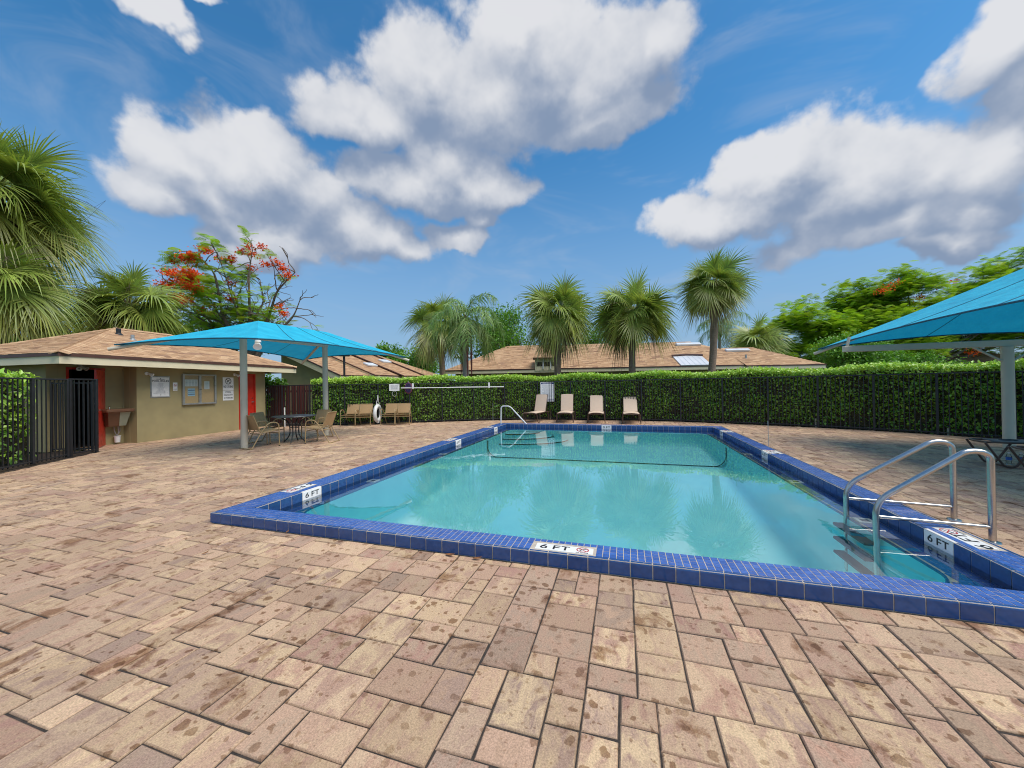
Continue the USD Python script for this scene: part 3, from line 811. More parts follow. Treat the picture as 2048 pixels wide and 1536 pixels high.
# round steps in the far left corner, each with a dark nosing
cx0, cy0 = LI + GUT, FI - GUT
for k, (r, z) in enumerate(((2.05, -0.36), (1.55, -0.25), (1.05, -0.14))):
    a = np.linspace(0, -math.pi / 2, 26)
    arc = np.column_stack([cx0 + 0.95 * r * np.cos(a), cy0 + 0.62 * r * np.sin(a)])
    poly = Polygon([(cx0, cy0)] + [tuple(p) for p in arc])
    st = part(pool, "step", prism(poly, -0.9, z), M["pool_plaster"])
    part(st, "nosing", tube(np.column_stack([arc, np.full(26, z)]), 0.017, 6), M["pool_step_dark"], smooth=40)


def diver_sign(r, red="ink_red", t=0.0012):
    """no-diving mark of radius r at the origin: a ring, a stroke and a small diving figure: (ring mesh, figure mesh)"""
    a = np.linspace(0, 2 * math.pi, 33)
    ring_ = Polygon(np.column_stack([r * np.cos(a), r * np.sin(a)]), [np.column_stack([0.82 * r * np.cos(a), 0.82 * r * np.sin(a)])])
    d = 0.7 * r
    from shapely.geometry import LineString
    ringm = prism(ring_.union(LineString([(-d, d), (d, -d)]).buffer(0.08 * r)), 0, t)
    body = LineString([(0.5 * r, 0.42 * r), (0.05 * r, 0.2 * r), (-0.28 * r, -0.12 * r)]).buffer(0.11 * r).union(LineString([(-0.28 * r, -0.12 * r), (-0.5 * r, -0.05 * r)]).buffer(0.06 * r)).union(Point(-0.36 * r, -0.32 * r).buffer(0.13 * r))
    return ringm, prism(body, 0, t * 0.8)


def flat_marker(o, X, Y, w, h, txt, mark=True):
    """white depth marker laid flush in the edge; o is its lower left corner as it reads"""
    X, Y = np.array(X, float), np.array(Y, float)
    o = np.array(o, float)
    p = part(pool, "depth_marker", xform(cbox((w / 2, h / 2, -0.003), (w - 0.003, h - 0.003, 0.008), 0.001), o, X, Y), M["marker_white"], label="white flat depth marker reading 6 FT with a red no diving mark")
    s = 0.62 * h
    part(p, "lettering", xform(text(txt, s, 0.0012), o + X * (w * 0.34) + Y * (h * 0.2) + np.array([0, 0, 0.0012]), X * 1.25, Y, (0, 0, 1)), M["ink_black"])
    if mark:
        a, b = diver_sign(0.36 * h)
        q = o + X * (w * 0.82) + Y * (h * 0.58) + np.array([0, 0, 0.0012])
        part(p, "no_diving_ring", xform(a, q, X * 1.25, Y, (0, 0, 1)), M["ink_red"])
        part(p, "diver", xform(b, q, X * 1.25, Y, (0, 0, 1)), M["ink_black"])
        part(p, "caption", xform(text("NO DIVING", 0.105 * h, 0.001), o + X * (w * 0.82) + Y * (h * 0.05) + np.array([0, 0, 0.0012]), X * 1.1, Y, (0, 0, 1)), M["ink_black"])


flat_marker((NEARM[0], NEARM[2], HC + 0.001), (1, 0, 0), (0, 1, 0), NEARM[1] - NEARM[0], NEARM[3] - NEARM[2], "6 FT")
flat_marker((RIGHTM[1], RIGHTM[2], HC + 0.001), (0, 1, 0), (-1, 0, 0), RIGHTM[3] - RIGHTM[2], RIGHTM[1] - RIGHTM[0], "6 FT")
flat_marker((LEFTM[0], LEFTM[3], HC + 0.001), (0, -1, 0), (1, 0, 0), LEFTM[3] - LEFTM[2], LEFTM[1] - LEFTM[0], "6 FT")
for x0, x1, y0, y1 in ((-4.30, -4.13, 8.2, 8.62), (-4.30, -4.13, 11.0, 11.4)):
    flat_marker((x0, y1, HC + 0.001), (0, -1, 0), (1, 0, 0), y1 - y0, x1 - x0, "4 FT" if y0 < 9 else "3 FT")
for x0, x1, y0, y1 in ((2.60, 2.75, 7.9, 8.3), (2.60, 2.75, 11.1, 11.5)):
    flat_marker((x1, y0, HC + 0.001), (0, 1, 0), (-1, 0, 0), y1 - y0, x1 - x0, "4 FT" if y0 < 9 else "3 FT")


def face_marker(o, X, Y, w, txt, label):
    """white marker of two tiles in a row of face tiles: letters stand on the face, which looks along -Y"""
    X, Y, o = np.array(X, float), np.array(Y, float), np.array(o, float)
    m = nosing(w - 0.007, -0.03)
    v, f = xform(m, o + X * 0.0035, X, Y, (0, 0, 1))
    if np.cross(X, Y)[2] < 0:
        f = f[:, ::-1]
    p = part(pool, "depth_marker", (v, f), M["marker_white"], label=label)
    rx = X if np.cross(X, (0, 0, 1)) @ -Y > 0 else -X        # the way the letters read
    part(p, "lettering", xform(text(txt, 0.058, 0.0015), o + X * w / 2 - Y * 0.0004 + np.array([0, 0, 0.020]), rx * 1.35, (0, 0, 1), -Y), M["ink_black"])


face_marker((LI, NI + kL * pl, 0), (0, 1, 0), (-1, 0, 0), 2 * pl, "6 FT", "white depth marker reading 6 FT on the left inner face")
face_marker((LI, NI + kL2 * pl, 0), (0, 1, 0), (-1, 0, 0), 2 * pl, "4 FT", "white depth marker reading 4 FT on the left inner face")
face_marker((LI, NI + kL3 * pl, 0), (0, 1, 0), (-1, 0, 0), 2 * pl, "3 FT", "white depth marker reading 3 FT on the left inner face")
face_marker((RI, NI + kR * pl, 0), (0, 1, 0), (1, 0, 0), 2 * pl, "6 FT", "white depth marker reading 6 FT on the right inner face")
face_marker((RI, NI + kR2 * pl, 0), (0, 1, 0), (1, 0, 0), 2 * pl, "4 FT", "white depth marker reading 4 FT on the right inner face")
face_marker((RI, NI + kR3 * pl, 0), (0, 1, 0), (1, 0, 0), 2 * pl, "3 FT", "white depth marker reading 3 FT on the right inner face")
face_marker((LI + kF * pf, FI, 0), (1, 0, 0), (0, 1, 0), 2 * pf, "3 FT", "white depth marker reading 3 FT on the far face")

wv = np.array([(LI + 0.0, NI + 0.0, WATER), (RI, NI, WATER), (RI, FI, WATER), (LI, FI, WATER)])
solo("water", (wv, np.array([[0, 1, 2], [0, 2, 3]])), M["water"], kind="structure")
# ------------------------------------------------------------------ leaves
LEAF_V = np.array([(0, 0, 0), (-0.5, 0.42, 0.10), (0, 0.45, 0), (0.5, 0.42, 0.10), (0, 1.0, -0.05)])
LEAF_F = np.array([(0, 2, 1), (0, 3, 2), (1, 2, 4), (2, 3, 4)])


def rand_rot(n, r, up=0.0):
    """n random frames (X, Y, Z); up pulls the leaf's blade towards facing the sky"""
    y = r.normal(size=(n, 3)); y[:, 2] -= 0.2
    y /= np.linalg.norm(y, axis=1, keepdims=True)
    z = r.normal(size=(n, 3)); z[:, 2] = np.abs(z[:, 2]) + up
    z -= y * (z * y).sum(1, keepdims=True)
    z /= np.maximum(np.linalg.norm(z, axis=1, keepdims=True), 1e-6)
    return np.cross(y, z), y, z


def scatter(tv, tf, pos, frames, scale, tone):
    X, Y, Z = frames
    s = np.broadcast_to(np.asarray(scale, float), (len(pos),))[:, None, None]
    v = pos[:, None] + s * (tv[None, :, :1] * X[:, None] + tv[None, :, 1:2] * Y[:, None] + tv[None, :, 2:3] * Z[:, None])
    f = tf[None] + len(tv) * np.arange(len(pos))[:, None, None]
    return v.reshape(-1, 3), f.reshape(-1, 3), np.repeat(tone, len(tv), axis=0)


def hedge(name, label, path, depth, height, side, leaf, dens, seed, group=None):
    """a clipped hedge along a path, on its left (side 1) or right (-1): twiggy core and a skin of leaves"""
    r = np.random.default_rng(seed)
    path = np.asarray(path, float)
    seg = np.linalg.norm(np.diff(path, axis=0), axis=1)
    cum = np.concatenate([[0], np.cumsum(seg)])
    L = cum[-1]
    dirs = np.diff(path, axis=0) / seg[:, None]
    nrm = side * np.column_stack([-dirs[:, 1], dirs[:, 0]])

    def at(s):
        k = np.clip(np.searchsorted(cum, s, "right") - 1, 0, len(seg) - 1)
        return path[k] + dirs[k] * (s - cum[k])[:, None], nrm[k], dirs[k]
    t = Thing(name, label, "hedge", group=group)
    q = np.linspace(0, L, max(int(L / 0.4), 3))
    p, nn, _ = at(q)
    rows = []
    hq = height * (1 + 0.03 * np.sin(q * 2.1 + seed))
    for d, z in ((0.17, 0.012), (0.17, 0.7), (0.17, 0.93), (depth * 0.5, 0.94), (depth - 0.15, 0.92), (depth - 0.13, 0.1)):
        rows.append(np.column_stack([p + nn * (d + 0.03 * r.normal(size=len(q)))[:, None], hq * z]))
    m = len(q)
    v = np.vstack(rows)
    f = []
    for k in range(len(rows) - 1):
        for a in range(m - 1):
            f += [[k * m + a, k * m + a + 1, (k + 1) * m + a + 1], [k * m + a, (k + 1) * m + a + 1, (k + 1) * m + a]]
    part(t, "twig_mass", (v, np.array(f)), M["hedge_core"])
    nf, nt, nb = int(L * height * dens), int(L * depth * dens * 1.4), int(L * height * dens * 0.25)
    s = r.random(nf + nt + nb) * L
    p, nn, dd = at(s)
    z = np.concatenate([0.06 + (height - 0.04) * r.random(nf) ** 0.88, np.full(nt, height) + r.normal(0, 0.035, nt), height * r.random(nb)])
    z *= np.concatenate([1 + 0.03 * np.sin(s[:nf + nt] * 2.1 + seed), np.ones(nb)])
    patch2 = meshkit.noise(np.column_stack([s * 0.9, z * 1.1, np.ones(len(s))]), seed + 7)
    z = z + np.where(np.arange(len(z)) < nf + nt, 0.05 * (patch2 - 0.5) * (z > height * 0.9), 0)
    patch = meshkit.noise(np.column_stack([s * 1.6, z * 2.4, np.zeros(len(s))]), seed)
    off = np.concatenate([0.02 + 0.13 * r.random(nf) ** 1.4 + 0.05 * (1 - patch[:nf]), depth * r.random(nt), depth + r.normal(0, 0.04, nb)])
    thin = (z < 0.25) & (r.random(len(z)) > 0.4 + z * 2.4)
    gaps = (patch < 0.30) & (z < height * 0.85) & (r.random(len(z)) < 0.65)
    keep = ~thin & ~gaps
    pos = np.column_stack([p + nn * off[:, None], z])[keep]
    fr = rand_rot(len(pos), r, 0.4)
    # leaves turn outwards
    out = np.column_stack([-nn, np.full(len(nn), 0.9)])[keep]
    Z = fr[2] + 0.9 * out
    Z -= fr[1] * (Z * fr[1]).sum(1, keepdims=True)
    Z /= np.maximum(np.linalg.norm(Z, axis=1, keepdims=True), 1e-6)
    fr = (np.cross(fr[1], Z), fr[1], Z)
    top = np.clip((z[keep] / height - 0.85) / 0.15, 0, 1)
    tone = np.column_stack([np.clip(r.random(len(pos)) * 1.1 - 0.45 * top + 0.5 * (patch2[keep] - 0.5), 0, 1), np.clip(0.28 + 0.5 * r.random(len(pos)) + 0.15 * top, 0, 1), r.random(len(pos))])
    lv = LEAF_V * [0.62, 1, 1]
    v, f, tn = scatter(lv, LEAF_F, pos, fr, leaf * (0.7 + 0.6 * r.random(len(pos))), tone)
    part(t, "foliage", (v, f), M["hedge_leaf"], tone=tn, kind="stuff")
    ns = int(L * 2.2)
    tw = []
    s = np.sort(r.random(ns)) * L
    p, nn, dd = at(s)
    for a in range(ns):
        b = np.append(p[a] + nn[a] * (depth * 0.35 + r.normal(0, 0.06)), -0.02)
        tw.append(tube([b, b + [r.normal(0, 0.05), r.normal(0, 0.05), 0.35], b + [r.normal(0, 0.12), r.normal(0, 0.12), 0.8]], [0.016, 0.012, 0.006], 5))
    part(t, "stems", cat(tw), M["twig"], kind="stuff")
    return t


# ------------------------------------------------------------------ fences
def fence(name, label, pts, h, n_gap, end_posts=(True, True), pick=0.0175, posts_at=None):
    """iron picket fence through the post positions pts; n_gap pickets' gaps between two posts"""
    t = Thing(name, label, "fence")
    pts = [np.append(np.asarray(p, float)[:2], 0) for p in pts]
    for k, p in enumerate(pts):
        if (k == 0 and not end_posts[0]) or (k == len(pts) - 1 and not end_posts[1]):
            continue
        d = unit(pts[min(k + 1, len(pts) - 1)] - pts[max(k - 1, 0)])
        part(t, "post", xform(cbox((0, 0, h / 2), (0.052, 0.052, h - 0.03), 0.004), p, d, (-d[1], d[0], 0)), M["black_iron"])
    for a, b in zip(pts, pts[1:]):
        d, L = unit(b - a), np.linalg.norm(b - a)
        N = np.array([-d[1], d[0], 0])
        part(t, "top_rail", xform(cbox((L / 2, 0, h - 0.016), (L - 0.002, 0.040, 0.032), 0.003), a, d, N), M["black_iron"])
        part(t, "bottom_rail", xform(cbox((L / 2, 0, 0.065), (L - 0.054, 0.026, 0.028), 0.003), a, d, N), M["black_iron"])
        n_gap = max(int(round(L / 0.1)), 2)
        for k in range(1, n_gap):
            part(t, "picket", xform(box((-pick / 2, -pick / 2, 0.025), (pick / 2, pick / 2, h - 0.033)), a + d * (L * k / n_gap), d, N), M["black_iron"])
    return t


post_s = np.interp([524, 565, 620, 690, 757, 820, 885, 948, 1010, 1076, 1142, 1211, 1284, 1362, 1446, 1537, 1637, 1749, 1876, 2020, 2190], project(np.column_stack([fence_line, np.zeros(90)]))[0], np.linspace(0, _ft[-1], 90))
fence("iron_fence", "long curved black iron picket fence along the back hedge", fence_at(post_s), 1.60, 12)
fl = [np.array(p) for p in ((-10.25, 2.99), (-11.34, 4.25), (-12.02, 5.50))]
fl0, fl1, fl2 = (-10.50, 3.03), (-11.34, 4.25), (-11.80, 4.92)
fence("iron_fence", "short black iron picket fence before the leafy hedge at the left edge", [(-9.75, 1.95), fl0, fl1, fl2], 1.74, 12, end_posts=(True, True), pick=0.0165)
gate = Thing("iron_gate", "black iron picket gate standing open before the house door with the dark doorway", "gate")
ga, gb = np.array([-11.83, 4.97, 0]), np.array([-12.04, 5.52, 0])
gd = unit(gb - ga); gN = np.array([-gd[1], gd[0], 0]); gL = np.linalg.norm(gb - ga)
for s, nm in ((0.02, "gate_post"), (gL - 0.02, "gate_post")):
    part(gate, nm, xform(cbox((s, 0, 0.88), (0.05, 0.05, 1.74), 0.004), ga, gd, gN), M["black_iron"])
part(gate, "top_rail", xform(cbox((gL / 2, 0, 1.735), (gL - 0.09, 0.04, 0.032), 0.003), ga, gd, gN), M["black_iron"])
part(gate, "bottom_rail", xform(cbox((gL / 2, 0, 0.07), (gL - 0.09, 0.03, 0.03), 0.003), ga, gd, gN), M["black_iron"])
for k in range(1, 6):
    part(gate, "picket", xform(box((-0.0095, -0.0095, 0.086), (0.0095, 0.0095, 1.718)), ga + gd * (gL * k / 6), gd, gN), M["black_iron"])
# the leaf of the gate, swung in behind the fixed panel
la, lb = gb + gN * 0.05, gb + gN * 0.05 + unit([-0.80, -0.30, 0]) * 1.0
ld = unit(lb - la); lN = np.array([-ld[1], ld[0], 0])
leaf_ = part(gate, "gate_leaf", cat([xform(cbox((s, 0, 0.86), (0.04, 0.04, 1.66), 0.003), la, ld, lN) for s in (0.06, 0.96)] + [xform(cbox((0.51, 0, z), (0.86, 0.03, 0.03), 0.003), la, ld, lN) for z in (0.1, 1.66)]), M["black_iron"])
for k in range(1, 9):
    part(leaf_, "picket", xform(box((-0.009, -0.009, 0.116), (0.009, 0.009, 1.644)), la + ld * (0.06 + 0.1 * k), ld, lN), M["black_iron"])

hedge("hedge", "long clipped green hedge running behind the curved black iron fence", fence_at(np.linspace(post_s[1] + 1.1, post_s[-1], 60)), 0.95, 1.80, 1, 0.085, 760, 4)
hedge("hedge", "leafy green hedge behind the iron fence at the left edge, beside the house", [(-9.6, 1.2), (-10.85, 2.95), (-12.1, 4.62)], 0.85, 1.84, 1, 0.125, 300, 9)

# ------------------------------------------------------------------ brown board fence at the back left corner
bf = Thing("board_fence", "dark red brown wooden board fence between the house end and the hedge", "fence")
ba, bb = np.array([-14.6, 11.75, 0]), np.array([-12.05, 11.85, 0])
bd = unit(bb - ba); bN = np.array([-bd[1], bd[0], 0]); bL = np.linalg.norm(bb - ba)
x = 0.0
while x < bL - 0.12:
    w = prng.uniform(0.095, 0.12)
    part(bf, "board", xform(cbox((x + w / 2, prng.uniform(-0.006, 0.006), 0.83), (w, 0.02, 1.56 + prng.uniform(-0.02, 0.02)), 0.003), ba, bd, bN), M["board_red"])
    x += w + prng.choice([0.012, 0.02, 0.035, 0.05])
for z in (0.3, 1.35):
    part(bf, "rail", xform(cbox((bL / 2, 0.045, z), (bL, 0.04, 0.085), 0.003), ba, bd, bN), M["board_red"])

# ------------------------------------------------------------------ roofs of single shingles
def shingles(faces, seed, w=0.30, expo=0.14, thick=0.007):
    """faces: list of (p0, along, upslope, polygon in (along, up) metres): courses of tabs, clipped to the polygon by their centres' extent"""
    r = np.random.default_rng(seed)
    vs, fs, tn, n = [], [], [], 0
    for p0, A, B, poly in faces:
        A, B = unit(A), unit(B)
        N = np.cross(A, B)
        if N[2] < 0:
            N = -N
        pg = Polygon(poly)
        a0, b0, a1, b1 = pg.bounds
        rows = int((b1 - b0) / expo) + 1
        for k in range(rows):
            y0, y1 = b0 + k * expo, b0 + (k + 1) * expo
            from shapely.geometry import LineString
            for yy in (min(max((y0 + y1) / 2, b0 + 1e-3), b1 - 1e-3),):
                cut = pg.intersection(LineString([(a0 - 1, yy), (a1 + 1, yy)]))
                for g in getattr(cut, "geoms", [cut]):
                    if g.is_empty or g.length < 0.02:
                        continue
                    lo, hi = g.bounds[0], g.bounds[2]
                    x = lo - r.random() * w
                    while x < hi:
                        ww = w * r.choice([0.5, 0.7, 1.0, 1.25])
                        x0, x1 = max(x, lo), min(x + ww - 0.004, hi)
                        x += ww
                        if x1 - x0 < 0.01:
                            continue
                        lift = thick * (1 + 0.7 * (r.random() < 0.5)) + r.random() * 0.002
                        base = np.asarray(p0, float)
                        q = [base + A * xx + B * yv + N * zz for xx, yv, zz in ((x0, y0, 0.002), (x1, y0, 0.002), (x1, y0, lift), (x0, y0, lift), (x1, y1 + 0.012, 0.0025), (x0, y1 + 0.012, 0.0025))]
                        vs.append(np.array(q)); fs.append(np.array([[0, 1, 2], [0, 2, 3], [3, 2, 4], [3, 4, 5], [1, 4, 2], [0, 3, 5]]) + n); n += 6
                        tn.append(np.tile(r.random(3), (6, 1)))
    return (np.vstack(vs), np.vstack(fs)), np.vstack(tn)


# ------------------------------------------------------------------ the pool house
HA = math.atan(0.1)
HO = np.array([-13.05, 6.79, 0.0])
hn, ht = np.array([math.cos(HA), math.sin(HA), 0]), np.array([-math.sin(HA), math.cos(HA), 0])


def hl(px, py, off=0.0):
    """where a pixel falls on the house wall standing off metres out: its (along, up)"""
    p = on_plane(px, py, HO + hn * off, hn) - HO
    return p @ ht, p[2]


house = Thing("pool_house", "low olive stucco pool house with brown shingle hip roof and red doors", "house", HO, HA)
RX = -0.48                                   # the recessed wall with the dark doorway
Y0, Y1, D0, D1 = -1.32, 4.02, -1.12, -0.46
zt_ = 2.16
d2a, d2b = hl(478, 830)[0], hl(511.5, 830)[0]
DOOR_H = 2.03
part(house, "wall", cat([box((-0.25, 0.0, 0), (0.0, d2a, zt_)), box((-0.25, d2b, 0), (0.0, Y1, zt_)), box((-0.25, d2a, DOOR_H), (0.0, d2b, zt_))]), M["olive_stucco"], label="front wall with the signs")
part(house, "wall", cat([box((RX - 0.2, D1, 0), (RX, 0.0, zt_)), box((RX - 0.2, Y0, 0), (RX, D0, zt_)), box((RX - 0.2, D0, DOOR_H + 0.02), (RX, D1, zt_))]), M["olive_stucco"], label="recessed wall around the open doorway")
part(house, "wall", cat([box((RX, -0.004, 0), (-0.25, 0.2, zt_)), box((-4.0, Y0 - 0.2, 0), (RX - 0.002, Y0, zt_)), box((-4.0, Y1, 0), (-0.003, Y1 + 0.2, zt_)), box((-4.2, Y0 - 0.2, 0), (-4.0, Y1 + 0.2, zt_))]), M["olive_stucco"])
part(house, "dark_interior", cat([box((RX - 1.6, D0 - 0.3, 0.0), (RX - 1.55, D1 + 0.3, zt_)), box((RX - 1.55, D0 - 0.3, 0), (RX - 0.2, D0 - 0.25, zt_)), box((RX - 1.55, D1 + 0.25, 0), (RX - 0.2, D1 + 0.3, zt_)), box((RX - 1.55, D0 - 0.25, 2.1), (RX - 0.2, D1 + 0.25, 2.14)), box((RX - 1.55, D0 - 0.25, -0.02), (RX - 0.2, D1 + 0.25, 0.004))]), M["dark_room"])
# doorway with its red frame and the leaf that stands open
fr = part(house, "door_frame", cat([box((RX - 0.10, D0 - 0.05, 0), (RX + 0.015, D0, DOOR_H + 0.05)), box((RX - 0.10, D1, 0), (RX + 0.015, D1 + 0.05, DOOR_H + 0.05)), box((RX - 0.10, D0, DOOR_H), (RX + 0.015, D1, DOOR_H + 0.05))]), M["red_paint"])
dv = unit(np.array([0.76, -0.65, 0.0])); dnv = np.array([-dv[1], dv[0], 0])
hinge = np.array([RX + 0.02, D1 + 0.02, 0.0])
leafp = part(house, "door", xform(cbox((0.42, 0, 1.01), (0.84, 0.044, 2.0), 0.003), hinge, dv, dnv), M["red_paint"], label="red door standing open")
for z in (0.98, 1.14):
    for s in (-1, 1):
        part(leafp, "handle" if z < 1.0 else "deadbolt", xform(cat([revolve([(0.0, 0.0), (0.028, 0.0), (0.026, 0.012), (0.0, 0.014)], 12)] + ([tube([(0, 0, 0.012), (0, 0, 0.05), (-0.10, 0, 0.055)], 0.009, 6)] if z < 1 else [])), hinge + dv * 0.77 + dnv * 0.022 * s + np.array([0, 0, z]), dv, (0, 0, s), dnv * s), M["stainless"])
# second door
fr2 = part(house, "door_frame", cat([box((-0.10, d2a, 0), (0.012, d2a + 0.045, DOOR_H)), box((-0.10, d2b - 0.045, 0), (0.012, d2b, DOOR_H)), box((-0.10, d2a + 0.045, DOOR_H - 0.045), (0.012, d2b - 0.045, DOOR_H))]), M["red_paint"])
dr2 = part(house, "door", cbox((-0.05, (d2a + d2b) / 2, 0.995), (0.044, d2b - d2a - 0.096, 1.97), 0.003), M["red_paint"], label="red door shut")
for z, n_ in ((0.98, "handle"), (1.12, "deadbolt")):
    part(dr2, n_, xform(revolve([(0.0, 0.0), (0.03, 0.0), (0.02, 0.02), (0.012, 0.03), (0.03, 0.05), (0.024, 0.07), (0.0, 0.075)] if z < 1 else [(0, 0), (0.024, 0), (0.022, 0.012), (0, 0.014)], 12), (-0.028, d2b - 0.12, z), (0, 1, 0), (0, 0, 1), (1, 0, 0)), M["stainless"])
part(dr2, "door_plate", box((-0.028, (d2a + d2b) / 2 - 0.09, 1.48), (-0.024, (d2a + d2b) / 2 + 0.03, 1.60)), M["grey_metal"])
# eaves: fascia with a brown drip edge, soffit
ex, ey0, ey1, exb = 0.62, -1.87, 5.11, -4.72
zb, zf = 2.10, 2.30
part(house, "fascia", box((ex - 0.03, ey0, zb), (ex, ey1, zf)), M["cream_paint"])
part(house, "fascia", box((exb, ey0, zb), (ex - 0.032, ey0 + 0.03, zf)), M["cream_paint"])
part(house, "fascia", box((exb, ey1 - 0.03, zb), (ex - 0.032, ey1, zf)), M["cream_paint"])
part(house, "soffit", box((exb, ey0 + 0.032, zb + 0.03), (ex - 0.032, ey1 - 0.032, zb + 0.05)), M["olive_stucco_pale"])
part(house, "drip_edge", cat([box((ex + 0.001, ey0 - 0.022, zf - 0.025), (ex + 0.022, ey1 + 0.022, zf + 0.05)), box((exb, ey0 - 0.022, zf - 0.025), (ex - 0.001, ey0 - 0.001, zf + 0.05)), box((exb, ey1 + 0.001, zf - 0.025), (ex - 0.001, ey1 + 0.022, zf + 0.05))]), M["brown_trim"])
run = (ex - exb) / 2
pitch_ = 0.40
zr = zf + 0.05
zrid = zr + run * pitch_
A, B, C_, D_ = np.array([ex + .02, ey0 - .02, zr]), np.array([ex + .02, ey1 + .02, zr]), np.array([exb, ey1 + .02, zr]), np.array([exb, ey0 - .02, zr])
R1, R2 = np.array([ex - run, ey0 + run, zrid]), np.array([ex - run, ey1 - run, zrid])
rv = np.array([A, B, C_, D_, R1, R2])
part(house, "roof_deck", (rv - [0, 0, 0.004], np.array([[0, 1, 5], [0, 5, 4], [1, 2, 5], [2, 3, 4], [2, 4, 5], [3, 0, 4]])), M["brown_trim"])


def face(p0, p1, top):
    """a roof face for shingles(): eave p0-p1, and the points above it"""
    a = unit(p1 - p0)
    n_ = np.cross(a, np.asarray(top[0]) - p0)
    b = unit(np.cross(n_, a))
    return (p0, a, b, [(0, 0), (np.linalg.norm(p1 - p0), 0)] + [((np.asarray(q) - p0) @ a, (np.asarray(q) - p0) @ b) for q in top])


sh, tn = shingles([face(A, B, [R2, R1]), face(D_, A, [R1]), face(B, C_, [R2])], 5, 0.30, 0.125, 0.009)
part(house, "shingles", sh, M["shingle"], tone=tn, kind="stuff")


def ridge_caps(a, b, seed, w=0.16, step=0.15):
    """overlapping cap shingles along a hip or ridge"""
    r = np.random.default_rng(seed)
    a, b = np.asarray(a, float), np.asarray(b, float)
    d, L = unit(b - a), np.linalg.norm(b - a)
    s = unit(np.cross(d, (0, 0, 1)))
    u = np.cross(s, d)
    vs, fs, tn, n = [], [], [], 0
    for k in range(int(L / step)):
        o = a + d * k * step
        q = [o - s * w - u * w * 0.30 + u * 0.014, o + u * 0.03, o + s * w - u * w * 0.30 + u * 0.014]
        q2 = [p + d * (step + 0.03) - u * 0.011 for p in q]
        q3 = [p - u * 0.012 for p in q]
        vs.append(np.array(q + q2 + q3)); tn.append(np.tile(r.random(3) * [0.7, 1, 1], (9, 1)))
        fs.append(np.array([[0, 1, 4], [0, 4, 3], [1, 2, 5], [1, 5, 4], [6, 7, 1], [6, 1, 0], [7, 8, 2], [7, 2, 1]]) + n); n += 9
    return (np.vstack(vs), np.vstack(fs)), np.vstack(tn)


for k, (a, b) in enumerate(((A, R1), (R1, R2), (B, R2), (D_, R1))):
    m_, t_ = ridge_caps(a, b, k)
    part(house, "ridge_cap", m_, M["shingle"], tone=t_)


def roof_pt(px, py):
    """a pixel on the front roof face, in the house's own frame"""
    n_ = np.cross(ht, hn * -1 + np.array([0, 0, pitch_]))
    w = on_plane(px, py, HO + hn * (ex + 0.02) + np.array([0, 0, zr]), n_) - HO
    return np.array([w @ hn, w @ ht, w[2]])


for px, py, r_, h_ in ((237, 668, 0.055, 0.17), (265, 679, 0.045, 0.14)):
    o = roof_pt(px, py)
    part(house, "vent_pipe", cat([tube([o - [0, 0, 0.05], o + [0, 0, h_]], r_, 12), revolve([(r_ + 0.004, -0.02), (r_ + 0.07, -0.05), (r_ + 0.07, -0.04), (r_ + 0.004, 0.03)], 12, o)]), M["grey_metal" if r_ < 0.05 else "black_iron"], smooth=40)
# flood lamps and a conduit on the walls


def flood(parent, o, k=1.0, twin=False):
    fx = part(parent, "flood_lamp", revolve([(0, -0.01), (0.055 * k, -0.01), (0.055 * k, 0.02), (0, 0.025)], 14, (0, 0, 0)) if False else xform(revolve([(0, 0), (0.055 * k, 0), (0.05 * k, 0.025), (0, 0.03)], 14), o, (0, 1, 0), (0, 0, 1), (1, 0, 0)), M["white_metal"], smooth=40)
    for s in ((-1, 1) if twin else (1,)):
        dirv = unit([0.75, 0.45 * s, -0.5])
        X = unit(np.cross((0, 0, 1), dirv)); Y = np.cross(dirv, X)
        part(fx, "lamp_head", xform(revolve([(0, 0), (0.03 * k, 0.0), (0.05 * k, 0.07 * k), (0.062 * k, 0.12 * k), (0.055 * k, 0.12 * k), (0.0, 0.085 * k)], 14), np.asarray(o) + [0.03, 0.03 * s, 0], X, Y, dirv), M["white_metal"], smooth=40)
        part(fx, "lens", xform(revolve([(0, 0.10 * k), (0.05 * k, 0.105 * k)], 12), np.asarray(o) + [0.03, 0.03 * s, 0], X, Y, dirv), M["louver_grey"])


y_, z_ = hl(293, 747); flood(house, (0.0, y_, z_), 0.9)
y_, z_ = hl(469, 749); flood(house, (0.0, y_, z_), 0.9)
y_, z_ = hl(160, 733, RX); flood(house, (RX, y_, min(z_, 2.09)), 0.9, True)
yc, _ = hl(246, 800, RX)
part(house, "conduit", tube(fillet([(RX + 0.02, yc, 0.95), (RX + 0.02, yc, 2.02), (RX + 0.02, -0.03, 2.05)], 0.05, 4), 0.012, 6), M["olive_stucco_pale"], smooth=40)
part(house, "window", box((-2.9, Y0 - 0.212, 1.5), (-2.0, Y0 - 0.2, 2.0)), M["red_paint"], label="dark red louvre in the side wall") if False else None


# ------------------------------------------------------------------ things on the house wall
def wall_sign(name, label, px, cat_, t=0.014, mat="marker_white", off=0.004):
    """a board fixed to the front wall that fills the pixel rectangle px; returns (thing, width, height), its frame: x along the board, y up, z out"""
    a0, z1 = hl((px[0] + px[2]) / 2 - (px[2] - px[0]) / 2, px[1]); a1, z0 = hl(px[2], px[3])
    _, z0b = hl(px[0], px[3]); _, z1b = hl(px[2], px[1])
    z0, z1 = (z0 + z0b) / 2, (z1 + z1b) / 2
    w, h = a1 - a0, z1 - z0
    o = HO + ht * (a0 + a1) / 2 + hn * off + np.array([0, 0, (z0 + z1) / 2])
    th = Thing(name, label, cat_, o, HA)
    return th, w, h


